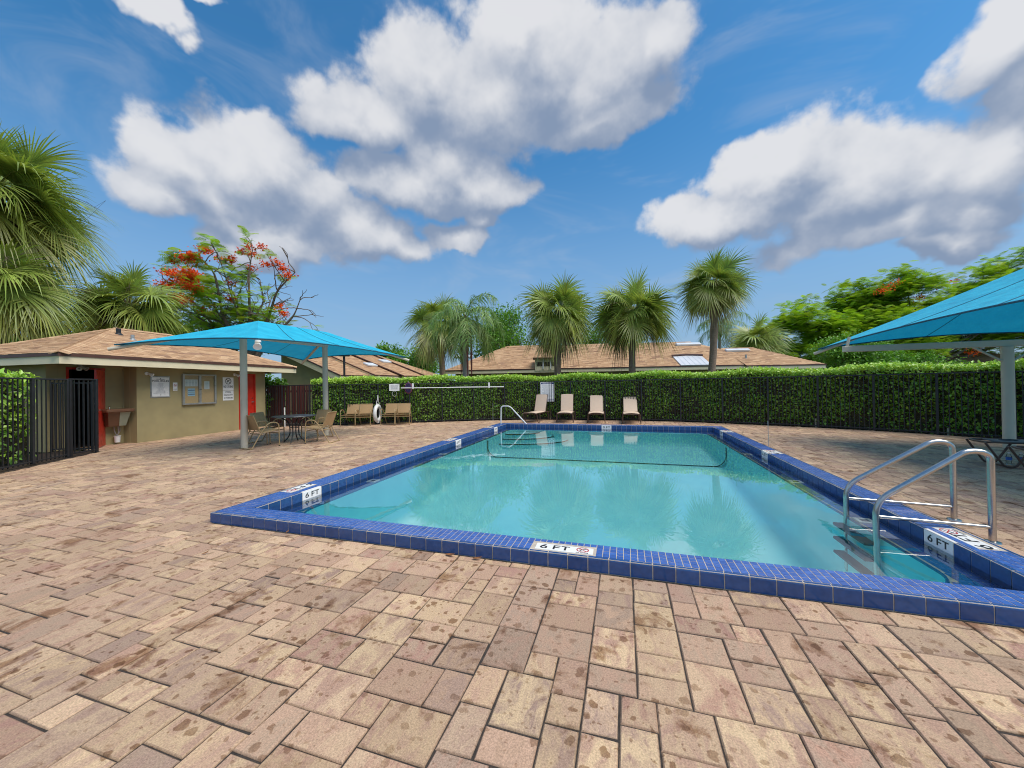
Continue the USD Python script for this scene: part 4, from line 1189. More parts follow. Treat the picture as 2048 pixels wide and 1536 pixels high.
def wx(m, x=0, y=0, z=0):
    """from the board's own frame (right, up, out) to the thing's frame: right is +y, out is +x"""
    return xform(m, (z, x, y), (0, 1, 0), (0, 0, 1), (1, 0, 0))


def lines(th, parent, rows, w, y0, dy, hgt, mat="ink_grey", z=0.016, seed=1):
    """rows of print too small to read: short strokes"""
    r = random.Random(seed)
    ms = []
    for k, frac in enumerate(rows):
        x, end = -w * frac / 2, w * frac / 2
        while x < end:
            l = r.uniform(0.012, 0.04)
            ms.append(wx(box((x, y0 - k * dy, z), (min(x + l, end), y0 - k * dy + hgt, z + 0.0008))))
            x += l + 0.008
    part(parent, "small_print", cat(ms), M[mat], kind="stuff")


s1, w, h = wall_sign("pool_rules_sign", "white framed sign on the pool house wall headed POOL RULES", (300, 752.5, 339.5, 795), "sign")
part(s1, "frame", wx(cbox((0, 0, 0.008), (w, h, 0.016), 0.005)), M["grey_metal"])
b_ = part(s1, "board", wx(cbox((0, 0, 0.016), (w * 0.88, h * 0.9, 0.006), 0.002)), M["marker_white"])
part(b_, "heading", wx(text("POOL RULES", h * 0.085, 0.001), 0, h * 0.235, 0.0193), M["ink_black"])
lines(s1, b_, [0.42], w, h * 0.345, 0, h * 0.03, "ink_black", 0.0193, 3)
lines(s1, b_, [0.30, 0.22, 0.34, 0.24, 0.44, 0.32, 0.28, 0.32, 0.44, 0.5, 0.72], w, h * 0.17, h * 0.047, h * 0.018, "ink_grey", 0.0193, 4)
for y in (0.4, -0.38):
    part(b_, "bolt", wx(revolve([(0, 0), (0.012, 0), (0.01, 0.005), (0, 0.006)], 8), 0, h * y, 0.019), M["ink_black"])
s2, w, h = wall_sign("no_smoking_sign", "small white no smoking sign between the rules sign and the notice case", (345.5, 765, 354.5, 781.5), "sign")
b_ = part(s2, "board", wx(cbox((0, 0, 0.003), (w, h, 0.006), 0.001)), M["marker_white"])
a, b = diver_sign(w * 0.32)
part(b_, "ring", wx(a, 0, h * 0.16, 0.0063), M["ink_red"])
part(b_, "cigarette", wx(box((-w * 0.2, -0.004, 0), (w * 0.2, 0.006, 0.001)), 0, h * 0.16, 0.0063), M["ink_black"])
part(b_, "caption", wx(text("NO SMOKING", h * 0.065, 0.001, fit=w * 0.85), 0, -h * 0.34, 0.0063), M["ink_black"])
s3, w, h = wall_sign("notice_case", "silver framed glass notice case with pinned sheets on cork", (362.5, 748.5, 430, 808.5), "notice board")
fw_, dp = 0.05, 0.075
part(s3, "case_frame", cat([wx(cbox((sx * (w / 2 - fw_ / 2), 0, dp / 2), (fw_, h, dp), 0.006)) for sx in (-1, 1)] + [wx(cbox((0, sy * (h / 2 - fw_ / 2), dp / 2), (w - 2 * fw_, fw_, dp), 0.006)) for sy in (-1, 1)]), M["grey_metal"])
part(s3, "case_frame", wx(cbox((0.0, 0, dp / 2 - 0.002), (fw_ * 1.3, h - 2 * fw_, dp - 0.008), 0.005)), M["grey_metal"], label="middle post of the two doors")
ck = part(s3, "cork_board", wx(box((-w / 2 + 0.03, -h / 2 + 0.03, 0.008), (w / 2 - 0.03, h / 2 - 0.03, 0.014))), M["cork"])
part(ck, "sheet", wx(box((-w * 0.43, h * 0.10, 0.016), (-w * 0.05, h * 0.32, 0.018))), M["paper"])
part(ck, "sheet", wx(box((-w * 0.34, -h * 0.22, 0.016), (-w * 0.13, h * 0.03, 0.018))), M["paper_blue"], label="blue and white sheet")
part(ck, "sheet", wx(box((w * 0.15, -h * 0.0, 0.016), (w * 0.31, h * 0.27, 0.018))), M["paper"])
for k in range(3):
    part(ck, "blue_band", wx(box((-w * 0.33, -h * 0.17 + k * h * 0.065, 0.0183), (-w * 0.14, -h * 0.15 + k * h * 0.065, 0.019))), M["ink_blue"] if k != 1 else M["ink_grey"])
for k, x in enumerate((-0.37, -0.28, -0.19, -0.10)):
    lines(s3, ck, [0.07] * 7, w, 0, 0, 0.004) if False else part(ck, "print_column", cat([wx(box((w * (x - 0.035), h * (0.29 - 0.026 * q), 0.0183), (w * (x + 0.03), h * (0.282 - 0.026 * q), 0.019))) for q in range(7)]), M["ink_grey"])
part(ck, "print_column", cat([wx(box((w * 0.17, h * (0.24 - 0.03 * q), 0.0183), (w * 0.28, h * (0.233 - 0.03 * q), 0.019))) for q in range(8)]), M["ink_grey"])
n_ = {"f": ("fresnel", {"IOR": 1.18}), "t": ("transparent_bsdf", {"color": (0.96, 0.98, 0.97)}), "s": ("glossy_bsdf", {"color": (1, 1, 1), "roughness": 0.02}), "m": ("mix_closure", {})}
material("pane_glass", n_, [("f.fac", "m.fac"), ("t.BSDF", "m.closure1"), ("s.BSDF", "m.closure2")], "m.closure")
for sx in (-1, 1):
    part(s3, "pane", wx(box((min(sx * 0.033, sx * (w / 2 - fw_)), -h / 2 + fw_, dp - 0.03), (max(sx * 0.033, sx * (w / 2 - fw_)), h / 2 - fw_, dp - 0.026))), M["pane_glass"])
    part(s3, "lock", wx(revolve([(0, 0), (0.014, 0), (0.012, 0.008), (0, 0.009)], 10), sx * 0.018, -h * 0.0, dp - 0.006), M["ink_black"])
s4, w, h = wall_sign("no_diving_sign", "tall white sign with a ringed diver reading NO DIVING beside the shut red door", (445, 754.5, 467, 801), "sign")
b_ = part(s4, "board", wx(cbox((0, h * 0.215, 0.004), (w, h * 0.56, 0.008), 0.001)), M["marker_white"])
a, b = diver_sign(w * 0.28)
part(b_, "ring", wx(a, 0, h * 0.33, 0.0083), M["ink_black"])
part(b_, "diver", wx(b, 0, h * 0.33, 0.0083), M["ink_black"])
part(b_, "lettering", wx(text("NO DIVING", h * 0.088, 0.001, fit=w * 0.88), 0, h * 0.05, 0.0083), M["ink_black"])
b2 = part(s4, "board", wx(cbox((0, -h * 0.285, 0.003), (w, h * 0.42, 0.006), 0.001)), M["paper"], label="lower board reading POOL CAPACITY")
for k, tx_ in enumerate(("POOL", "CAPACITY", "15 PERSONS")):
    part(b2, "lettering", wx(text(tx_, h * 0.066, 0.001, fit=w * 0.84), 0, -h * (0.17 + 0.125 * k), 0.0063), M["ink_black"])

# drinking fountain in the recess
yf0, zf1 = hl(222, 826, RX + 0.25); yf1, zf0 = hl(269, 858, RX + 0.25)
fo = Thing("drinking_fountain", "brown and grey wall drinking fountain in the recess by the open red door", "drinking fountain", HO + hn * RX + ht * (-0.36), HA)
part(fo, "basin", cat([cbox((0.26, 0.0, 0.93), (0.50, 0.62, 0.085), 0.02)]), M["fountain_brown"])
part(fo, "cabinet", trimesh.convex.convex_hull(np.array([(0.0, -0.20, 0.90), (0.42, -0.20, 0.90), (0.42, 0.27, 0.90), (0.0, 0.27, 0.90), (0.0, -0.17, 0.50), (0.26, -0.17, 0.50), (0.26, 0.27, 0.50), (0.0, 0.27, 0.50)])).vertices if False else (lambda h_: (np.array(h_.vertices), np.array(h_.faces)))(trimesh.convex.convex_hull(np.array([(0.0, -0.24, 0.885), (0.42, -0.24, 0.885), (0.42, 0.26, 0.885), (0.0, 0.26, 0.885), (0.0, -0.12, 0.50), (0.24, -0.12, 0.50), (0.24, 0.26, 0.50), (0.0, 0.26, 0.50)]))), M["fountain_brown"])
part(fo, "side_panel", (lambda h_: (np.array(h_.vertices), np.array(h_.faces)))(trimesh.convex.convex_hull(np.array([(x, y, z) for y in (0.262, 0.268) for x, z in ((0.0, 0.88), (0.40, 0.88), (0.22, 0.505), (0.0, 0.505))]))), M["fountain_green"])
sd = part(fo, "front_panel", (lambda h_: (np.array(h_.vertices), np.array(h_.faces)))(trimesh.convex.convex_hull(np.array([(0.425, 0.02, 0.88), (0.425, 0.255, 0.88), (0.250, 0.255, 0.505), (0.250, 0.10, 0.505), (0.420, 0.02, 0.88), (0.420, 0.255, 0.88), (0.244, 0.255, 0.505), (0.244, 0.10, 0.505)]))), M["fountain_green"])
for k in range(10):
    part(fo, "louver", cbox((0.02 + 0.034 * k + 0.02, 0.271, 0.79), (0.012, 0.006, 0.11), 0.001), M["louver_grey"])
part(fo, "bubbler", tube(fillet([(0.30, -0.14, 0.97), (0.30, -0.14, 1.03), (0.25, -0.10, 1.05)], 0.03, 4), 0.014, 8), M["stainless"], smooth=40)
for y, x in ((0.06, 0.12), (0.14, 0.14), (0.2, 0.10)):
    part(fo, "pipe", tube(fillet([(x, y, 0.5), (x, y + 0.02, 0.34), (x, 0.13, 0.24)], 0.04, 4), 0.011, 6), M["grey_metal"], smooth=40)
part(fo, "bucket", revolve([(0.0, 0.0), (0.055, 0.0), (0.068, 0.16), (0.074, 0.165), (0.074, 0.18), (0.062, 0.175), (0.05, 0.01), (0.0, 0.01)], 16, (0.12, 0.14, 0.05)), M["white_metal"], smooth=40)

# ------------------------------------------------------------------ shade canopies


def canopy(name, label, corners, ridge, bow, posts, post_r, post_h, beams, seams_at, braces=()):
    """four-sided hip of stretched cloth: corners in order round, the two ridge ends (first between corners 0 and 1)"""
    t = Thing(name, label, "shade canopy")
    c = [np.asarray(p, float) for p in corners]
    r1, r2 = (np.asarray(p, float) for p in ridge)
    tops = [(r1, r1), (r1, r2), (r2, r2), (r2, r1)]
    mid = (r1 + r2) / 2
    nu, nv = 28, 14

    def surf(k, u, v):
        a, b = c[k], c[(k + 1) % 4]
        ta, tb = tops[k]
        e = a + (b - a) * u
        q = 4 * u * (1 - u)
        inw = (ta + (tb - ta) * u) - (a + b) / 2
        e = e + unit(inw) * bow[k] * q
        top = ta + (tb - ta) * u
        p = e + (top - e) * v
        return p - np.array([0, 0, 0.05]) * 4 * v * (1 - v) * (0.4 + 0.6 * q)
    for k in range(4):
        g = np.array([[surf(k, u, v) for u in np.linspace(0, 1, nu + 1)] for v in np.linspace(0, 1, nv + 1)])
        pts = g.reshape(-1, 3)
        n1 = len(pts)
        f = []
        for i in range(nv):
            for j in range(nu):
                a = i * (nu + 1) + j
                f += [[a, a + 1, a + nu + 2], [a, a + nu + 2, a + nu + 1]]
        pn = part(t, "cloth_panel", (pts, np.array(f)), M["shade_cloth"], smooth=True)
        part(pn, "hem", tube([surf(k, u, 0.0) - np.array([0, 0, 0.004]) for u in np.linspace(0, 1, 30)], 0.016, 6), M["seam_dark"], smooth=40)
        for u in seams_at.get(k, ()):
            part(pn, "seam", tube([surf(k, u, v) + np.array([0, 0, 0.002]) for v in np.linspace(0.0, 1, 12)], 0.008, 5), M["seam_dark"])
        # hip strut under the cloth, its round end showing at the corner
        o = c[k] - np.array([0, 0, 0.03])
        d = unit(tops[k][0] - c[k])
        part(t, "hip_strut", tube([o - d * 0.10 - [0, 0, 0.05], o + d * 0.9 - [0, 0, 0.06], (o + tops[k][0]) / 2 - [0, 0, 0.07], tops[k][0] - [0, 0, 0.12]], 0.038, 10), M["post_paint"], smooth=40)
    part(t, "ridge_strut", tube([r1 - [0, 0, 0.2], r2 - [0, 0, 0.2]], 0.04, 10), M["post_paint"], smooth=40)
    for p in posts:
        ps = part(t, "post", tube([(p[0], p[1], -0.05), (p[0], p[1], p[2])], post_r, 20), M["post_paint"], smooth=40)
    for a, b, wd, hh in beams:
        a, b = np.asarray(a, float), np.asarray(b, float)
        d = unit(b - a)
        part(t, "beam", xform(cbox((np.linalg.norm(b - a) / 2, 0, 0), (np.linalg.norm(b - a), wd, hh), 0.008), a, d, unit(np.cross((0, 0, 1), d))), M["post_paint"])
    for a, b in braces:
        part(t, "brace", tube([a, b], 0.022, 8), M["post_paint"], smooth=40)
    return t


zc = 2.45
cl_ = [G(229, 689, zc), G(514, 677, zc), G(812, 714, zc), G(606, 720, zc)]
pA, pB = G(489, 897), G(652, 872)
rd1, rd2 = np.array([-8.78, 7.0, 3.17]), np.array([-8.70, 9.2, 3.17])
p1b, p2b = np.array([pA[0], pA[1], 2.78]), np.array([pB[0], pB[1], 2.78])
can1 = canopy("shade_canopy", "turquoise shade canopy on two posts over the table with four chairs", cl_, (rd1, rd2), (0.22, 0.34, 0.22, 0.34), [p1b, p2b], 0.076, 2.8, [(p1b + [0, -0.1, -0.02], p2b + [0, 0.1, -0.02], 0.09, 0.11)], {1: (0.22, 0.5, 0.78), 3: (0.3, 0.65)}, ())
o = cl_[1] + np.array([0.0, 0.02, -0.05])
fx = part(can1, "flood_lamp", revolve([(0, 0.02), (0.05, 0.02), (0.055, -0.02), (0.0, -0.03)], 14, o), M["white_metal"], smooth=40)
part(fx, "lamp_head", xform(revolve([(0, 0), (0.04, 0.0), (0.062, 0.08), (0.075, 0.12), (0.0, 0.10)], 14), o - [0, 0, 0.05], unit([0.7, 0.7, 0]), unit(np.cross(unit([0.55, -0.55, -0.6]), unit([0.7, 0.7, 0]))), unit([0.55, -0.55, -0.6])), M["white_metal"], smooth=40)

zc2 = 2.25
pR = G(2019, 896)
tip = G(1637, 698, zc2)
cr = [np.array([4.55, 4.1, zc2]), tip, np.array([2 * pR[0] - tip[0] + 0.2, tip[1] - 0.1, zc2]), np.array([2 * pR[0] - 4.55 + 0.2, 4.0, zc2])]
# order: side 0-1 is the long side nearest the pool, 1-2 the far end
crn = [cr[1], cr[0], cr[3], cr[2]]
rr1, rr2 = np.array([pR[0] - 0.1, 9.75, 3.55]), np.array([pR[0] - 0.1, 5.7, 3.55])
# reorder so that corners 0-1 are an end (far), ridge 1 next to it
corn = [cr[2], cr[1], cr[0], cr[3]]
pRt = np.array([pR[0], pR[1], 2.08]); pRn = np.array([pR[0], 5.4, 2.08])
can2 = canopy("shade_canopy", "large turquoise shade canopy at the right edge above the dark benches", corn, (rr1, rr2), (0.3, 0.55, 0.3, 0.55), [pRt, pRn], 0.088, 2.1,
              [((4.78, pR[1] + 0.02, 2.15), (2 * pR[0] - 4.78, pR[1] + 0.02, 2.15), 0.10, 0.135), ((4.78, 5.4, 2.15), (2 * pR[0] - 4.78, 5.4, 2.15), 0.10, 0.135)], {1: (0.33, 0.58, 0.83), 3: (0.3, 0.7), 0: (0.35, 0.65)},
              [(pRt + [0, 0, -0.35], pRt + [s * 0.55, 0, 0.02]) for s in (-1, 1)])
for y in (pR[1] + 0.02, 5.4):
    part(can2, "beam_bracket", tube([(4.86, y, 2.22), (4.9, y, 2.42)], 0.03, 8), M["post_paint"], smooth=40)
# ------------------------------------------------------------------ buildings beyond the hedge
def slab_roof(t, eave0, eave1, top, seed, fascia_h=0.2, mat="cream_paint"):
    """a shingled roof plane with its eave board; points in world metres"""
    e0, e1 = np.asarray(eave0, float), np.asarray(eave1, float)
    m_, tn_ = shingles([face(e0, e1, [np.asarray(q, float) for q in top])], seed, 0.34, 0.16, 0.012)
    part(t, "shingles", m_, M["shingle"], tone=tn_, kind="stuff")
    poly = [e0, e1] + [np.asarray(q, float) for q in top]
    v = np.array(poly) - [0, 0, 0.02]
    f = np.array([[0, k, k + 1] for k in range(1, len(poly) - 1)])
    part(t, "roof_deck", (v, f), M["brown_trim"])


def eave_board(t, a, b, h=0.24, thick=0.03, out=None):
    a, b = np.asarray(a, float), np.asarray(b, float)
    d = unit(b - a)
    n_ = unit(np.cross(d, (0, 0, 1)))
    if out is not None and n_ @ np.asarray(out) < 0:
        n_ = -n_
    up_ = np.cross(n_, d) if np.cross(n_, d)[2] > 0 else np.cross(d, n_)
    L = np.linalg.norm(b - a)
    part(t, "fascia", xform(box((0, -thick, -h), (L, 0, -0.03)), a, d, n_, up_), M["cream_paint"])
    part(t, "drip_edge", xform(box((-0.02, -thick, -0.055), (L + 0.02, 0.025, 0.02)), a, d, n_, up_), M["brown_trim"])


# long low house behind the four palms
b1 = Thing("long_house", "long low house with peach brown shingle roof behind the row of palms", "house")
EA, EB = np.array([-11.2, 21.6, 2.50]), np.array([9.2, 26.1, 2.50])
ed = unit(EB - EA); en = np.array([-ed[1], ed[0], 0.0])
EL = np.linalg.norm(EB - EA)
RUN, RISE = 4.2, 1.95


def bp(s, r, z):
    return EA + ed * s + en * r + np.array([0, 0, z])


slab_roof(b1, bp(0, 0, 0), bp(EL, 0, 0), [bp(EL - RUN * 0.9, RUN, RISE), bp(RUN * 0.9, RUN, RISE)], 21)
part(b1, "roof_deck", (np.array([bp(0, 0, -0.02), bp(RUN * .9, RUN, RISE - .02), bp(EL - RUN * .9, RUN, RISE - .02), bp(EL, 0, -0.02), bp(EL, 2 * RUN, -0.02), bp(0, 2 * RUN, -0.02)]), np.array([[0, 5, 1], [1, 5, 4], [1, 4, 2], [2, 4, 3]])), M["brown_trim"])
eave_board(b1, bp(0, 0, 0), bp(EL, 0, 0), out=-en)
eave_board(b1, bp(EL, 0, 0), bp(EL, 2 * RUN, 0), out=ed)
part(b1, "wall", xform(box((0.6, 0.7, -2.5), (EL - 0.6, 2 * RUN - 0.7, -0.2)), EA, ed, en), M["olive_stucco"])
part(b1, "soffit", xform(box((0.02, 0.02, -0.215), (EL - 0.02, 0.72, -0.19)), EA, ed, en), M["brown_trim"])
sl = math.atan2(RISE, RUN)
upv = en * math.cos(sl) + np.array([0, 0, math.sin(sl)]); nv = np.cross(ed, upv)


def roof_px(px, py):
    w = on_plane(px, py, EA, nv) - EA
    return w @ ed, w @ upv


# dormers cut into the eave, skylights and a vent
for (x0, x1, ytop, ybot), nm, lab in (((1362, 1428, 713, 734), "panelled_dormer", "white panelled dormer"), ((1070, 1112, 722, 741), "louvre_dormer", "cream dormer with white bars")):
    s0, _ = roof_px(x0, ybot); s1, _ = roof_px(x1, ybot); _, u1 = roof_px((x0 + x1) / 2, ytop)
    u1 = max(u1, 0.6)
    if "panel" in nm:
        d_ = part(b1, "dormer_panel", xform(box((s0 + 0.05, -0.02, 0.02), (s1 - 0.05, u1, 0.07)), EA, ed, upv, nv), M["panel_white"], label=lab)
        for k in range(1, 6):
            xx = s0 + (s1 - s0) * k / 6
            part(d_, "panel_rib", xform(box((xx - 0.01, 0.0, 0.07), (xx + 0.01, u1 - 0.02, 0.085)), EA, ed, upv, nv), M["skylight"])
        mid_ = (s0 + s1) / 2
        part(d_, "hood", cat([xform(cbox((0, 0, 0), (0.12, (s1 - s0) * 0.53, 0.10), 0.01), EA + ed * (mid_ + s_ * (s1 - s0) * 0.25) + upv * (u1 + 0.02) + nv * 0.12, unit(upv - ed * 0.0), unit(ed * 1.0 - upv * 0.13 * s_)) for s_ in (-1, 1)]), M["brown_trim"])
    else:
        base = EA + np.array([0, 0, -0.12])
        d_ = part(b1, "dormer_wall", xform(box((s0, -0.04, 0.0), (s1, 0.9, u1 * 0.55)), base, ed, en), M["cream_paint"], label=lab)
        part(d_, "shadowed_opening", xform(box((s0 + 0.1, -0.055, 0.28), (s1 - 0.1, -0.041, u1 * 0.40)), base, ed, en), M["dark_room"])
        part(d_, "hood", xform(cbox(((s0 + s1) / 2, 0.35, u1 * 0.55 + 0.04), (s1 - s0 + 0.25, 1.2, 0.08), 0.01), base, ed, en), M["brown_trim"])
        for k in (0.4, 0.75):
            xx = s0 + (s1 - s0) * k
            part(d_, "bar", xform(box((xx - 0.04, -0.09, 0.1), (xx + 0.04, -0.056, u1 * 0.5)), base, ed, en), M["white_metal"])
for x0, x1, y_ in ((1352, 1402, 691), (910, 945, 716)):
    s0, u_ = roof_px(x0, y_); s1, _ = roof_px(x1, y_)
    u_ = min(u_, math.hypot(RUN, RISE) - 0.25)
    sk = part(b1, "skylight", xform(cbox(((s0 + s1) / 2, u_, 0.08), (s1 - s0, 0.35, 0.14), 0.02), EA, ed, upv, nv), M["skylight"])
# the lower wing at its right end
b2_ = Thing("low_wing", "lower shingle roofed wing at the right end of the long house", "house")
W0, W1 = EA + ed * (EL - 2.2) + en * (-0.25) + np.array([0, 0, -0.06]), EA + ed * (EL + 2.3) + en * (-0.25) + np.array([0, 0, -0.06])
wr = 3.1
Wr0, Wr1 = W0 + en * wr + np.array([0, 0, 1.32]) + ed * 0.0, W1 - ed * 2.3 + en * wr + np.array([0, 0, 1.32])
slab_roof(b2_, W0, W1, [Wr1, Wr0], 22)
slab_roof(b2_, W1, W1 + en * 2 * wr, [Wr1], 23)
eave_board(b2_, W0, W1, out=-en)
eave_board(b2_, W1, W1 + en * 2 * wr, out=ed)
part(b2_, "wall", xform(box((0.3, 0.5, -2.44), (4.0, 5.6, -0.2)), W0, ed, en), M["olive_stucco"])
s_ = W0 + ed * 1.0
part(b2_, "skylight", xform(cbox((0.75, 2.75, 0.09), (1.5, 0.3, 0.14), 0.02), W0, ed, unit(Wr0 - W0), np.cross(ed, unit(Wr0 - W0))), M["skylight"])
part(b2_, "vent_pipe", tube([W0 + ed * 0.6 + en * 1.2 + np.array([0, 0, 0.45]), W0 + ed * 0.6 + en * 1.2 + np.array([0, 0, 0.75])], 0.06, 10), M["grey_metal"])

# row of stepped houses at the left, their gable ends towards the pool
rdir, adir = unit([0.12, 1.0, 0]), unit([-1.0, 0.12, 0])
LAB = ["nearest of the stepped row houses, olive gable end left of the lamp post", "second stepped row house with a long shingle slope behind the lamp post", "third stepped row house, low shingle slope left of the drooping palm", "farthest of the stepped row houses, its hip sloping down to the hedge"]
SLP = 0.36
for k, (px, py, dep, ln, up_run) in enumerate(((680, 750, 22.5, 3.6, 6.0), (750, 750, 24.6, 3.6, 7.0), (807, 751.5, 26.6, 3.2, 7.0), (857, 754, 28.6, 2.6, 6.4))):
    t = Thing("row_house", LAB[k], "house", group=None)
    e0 = D(px, py, dep)
    e1 = e0 + rdir * ln
    tp = np.array([0, 0, SLP * up_run]) + adir * up_run
    slab_roof(t, e0, e1, [e1 + tp, e0 + tp] if k < 3 else [e0 + tp], 30 + k)
    eave_board(t, e0, e1, 0.26, out=-adir)
    # rake board and the gable wall under it
    if k < 2:
        eave_board(t, e0, e0 + tp, 0.40, 0.04, out=-rdir)
    else:
        part(t, "drip_edge", tube([e0, e0 + tp], 0.045, 6), M["brown_trim"])
    w0, w1 = e0 + rdir * 0.4 + adir * 0.6, e0 + rdir * 0.4 + adir * up_run
    z0, z1 = e0[2] + SLP * 0.6 - 0.25, e0[2] + SLP * up_run - 0.25
    lr_ = rdir * (ln - 0.4)
    gv = np.array([[*w0[:2], 0], [*w1[:2], 0], [*w1[:2], z1], [*w0[:2], z0], [*(w0 + lr_)[:2], 0], [*(w0 + lr_)[:2], z0], [*(w1 + lr_)[:2], 0], [*(w1 + lr_)[:2], z1]])
    part(t, "wall", (gv, np.array([[0, 1, 2], [0, 2, 3], [0, 3, 5], [0, 5, 4]] + ([[1, 6, 7], [1, 7, 2], [4, 5, 7], [4, 7, 6]] if k < 3 else []))), M["olive_stucco"])
    if k in (1, 2):
        c_ = e0 + rdir * 1.8 + (adir + np.array([0, 0, SLP])) * (2.2 if k == 1 else 3.4)
        part(t, "skylight", xform(cbox((0, 0, 0.08), (0.9, 0.6, 0.12), 0.02), c_, rdir, unit(adir + np.array([0, 0, SLP]))), M["skylight"])
t = Thing("far_house", "pale peach roofed house glimpsed behind the spreading tree at the right", "house")
e0, e1 = D(1800, 741, 34.0), D(2150, 738, 31.0)
e0[2] = e1[2] = 2.4
dd_ = unit(e1 - e0); nn_ = np.array([-dd_[1], dd_[0], 0])
slab_roof(t, e0, e1, [e1 + nn_ * 4 - dd_ * 3 + [0, 0, 1.7], e0 + nn_ * 4 + dd_ * 3 + [0, 0, 1.7]], 41)
eave_board(t, e0, e1, out=-nn_)
part(t, "wall", xform(box((0.5, 0.6, -2.4), (np.linalg.norm(e1 - e0) - 0.5, 7, -0.1)), e0, dd_, nn_), M["cream_paint"])

# ------------------------------------------------------------------ lamp post
lp = D(689, 776, 19.5); lp[2] = 0
lamp = Thing("lamp_post", "tall black lamp post with a flat square head before the row houses", "lamp post", lp)
top_ = 1.43 + (779 - 714) * 19.5 / F_PX
part(lamp, "pole", tube([(0, 0, 0), (0, 0, top_)], 0.055, 10), M["black_iron"], smooth=40)
part(lamp, "lamp_head", cbox((0, 0, top_ + 0.05), (0.42, 0.42, 0.12), 0.02), M["black_iron"])
part(lamp, "lens", box((-0.16, -0.16, top_ - 0.02), (0.16, 0.16, top_ - 0.011)), M["white_metal"])

# ------------------------------------------------------------------ seats
def sling(rail_l, rail_r, sag, t=0.006):
    """cloth between two side rails (same number of points), sagging a little"""
    a, b = np.asarray(rail_l, float), np.asarray(rail_r, float)
    us = np.linspace(0, 1, 7)
    g = np.array([[p + (q - p) * u for u in us] for p, q in zip(a, b)])
    d = np.gradient(g, axis=0); w = np.gradient(g, axis=1)
    nrm = np.cross(w, d); nrm /= np.maximum(np.linalg.norm(nrm, axis=2, keepdims=True), 1e-9)
    q = (4 * us * (1 - us))[None, :, None]
    g = g - nrm * sag * q
    top, bot = g + nrm * t / 2, g - nrm * t / 2
    m, n = g.shape[:2]
    v = np.vstack([top.reshape(-1, 3), bot.reshape(-1, 3)])
    o, f = m * n, []
    for i in range(m - 1):
        for j in range(n - 1):
            k = i * n + j
            f += [[k, k + 1, k + n + 1], [k, k + n + 1, k + n], [o + k, o + k + n + 1, o + k + 1], [o + k, o + k + n, o + k + n + 1]]
    for i in range(m - 1):
        for j in (0, n - 1):
            k = i * n + j
            f += [[k, k + n, o + k + n], [k, o + k + n, o + k]]
    for j in range(n - 1):
        for i in (0, m - 1):
            k = i * n + j
            f += [[k, k + 1, o + k + 1], [k, o + k + 1, o + k]]
    return v, np.array(f)


def arm_chair(label, loc, rz, group):
    """sling armchair, facing local -y"""
    t = Thing("sling_chair", label, "chair", loc, rz, group)
    for s in (-1, 1):
        p = fillet([(s * .275, -.27, 0.0), (s * .285, -.25, .60), (s * .285, -.02, .625), (s * .27, .15, .40), (s * .255, .36, .016)], .10, 6)
        part(t, "arm_and_leg", tube(p, 0.0135, 8), M["tan_tube"], smooth=40)
        rl = fillet([(s * .235, -.275, .415), (s * .235, .15, .365), (s * .235, .31, .80)], .08, 6)
        part(t, "side_rail", tube(rl, 0.0125, 8), M["tan_tube"], smooth=40)
        part(t, "foot_cap", tube([(s * .275, -.27, 0.0), (s * .2755, -.269, .02)], 0.0165, 8), M["ink_black"])
    part(t, "floor_bar", tube(fillet([(-.256, .355, .016), (-.235, .39, .015), (.235, .39, .015), (.256, .355, .016)], .03, 4), 0.0135, 8), M["tan_tube"], smooth=40)
    for y, z, w in ((-.262, .41, .28), (-.262, .33, .28), (.13, .335, .27), (.312, .805, .235)):
        part(t, "cross_bar", tube([(-w, y, z), (w, y, z)], 0.0115, 8), M["tan_tube"], smooth=40)
    r_ = lambda s: fillet([(s * .225, -.265, .42), (s * .225, .14, .372)], .05, 5)
    L_ = np.linspace(0, 1, 6)[:, None]
    sl_ = lambda s: np.array([(s * .228, -.27, .423)]) * (1 - L_) + np.array([(s * .228, .135, .378)]) * L_
    bk_ = lambda s: np.array([(s * .228, .178, .435)]) * (1 - L_) + np.array([(s * .228, .308, .79)]) * L_
    part(t, "seat", sling(sl_(1), sl_(-1), 0.02), M["tan_sling"], smooth=40)
    part(t, "backrest", sling(bk_(1), bk_(-1), 0.015), M["tan_sling"], smooth=40)
    return t


def facing(p, q):
    """angle that turns local -y from p towards q"""
    d = np.asarray(q, float)[:2] - np.asarray(p, float)[:2]
    return math.atan2(d[1], d[0]) + math.pi / 2


g_ch = "tan sling armchairs on the pool deck"
fc = [(702, 851), (729.5, 850.5), (780.5, 849), (806.5, 848.5)]
fl_ = ["tan sling armchair at the fence, farthest left of the four by the life ring", "tan sling armchair at the fence, just left of the life ring", "tan sling armchair at the fence, just right of the life ring", "tan sling armchair at the fence under the hanging leaf net, right of the life ring"]
c0 = None
for (px, py), lb in zip(fc, fl_):
    p = G(px, py)
    d_ = unit(np.array([0.36, -0.93]))
    rzz = math.atan2(d_[1], d_[0]) + math.pi / 2 + prng.uniform(-0.06, 0.06)
    if c0 is None:
        c0 = arm_chair(lb, p, rzz, g_ch)
    else:
        c0.copy(lb, p, rzz)
TC = G(589, 884.5)
vd = unit(np.array([TC[0], TC[1]])); vr = np.array([vd[1], -vd[0]])
for (a, b), lb in zip(((-0.70, -0.42), (0.62, -0.40), (-0.62, 0.42), (0.56, 0.55)), ("tan sling armchair at the round table, front left, its back to the shut red door", "tan sling armchair at the round table, front right before the canopy post", "tan sling armchair at the round table, behind at the left", "tan sling armchair at the round table, behind at the right beside the canopy post")):
    p = TC[:2] + vr * a + vd * b
    c0.copy(lb, (p[0], p[1], 0), facing(p, TC))
tb = Thing("round_table", "round dark patio table under the turquoise canopy between four tan chairs", "table", TC)
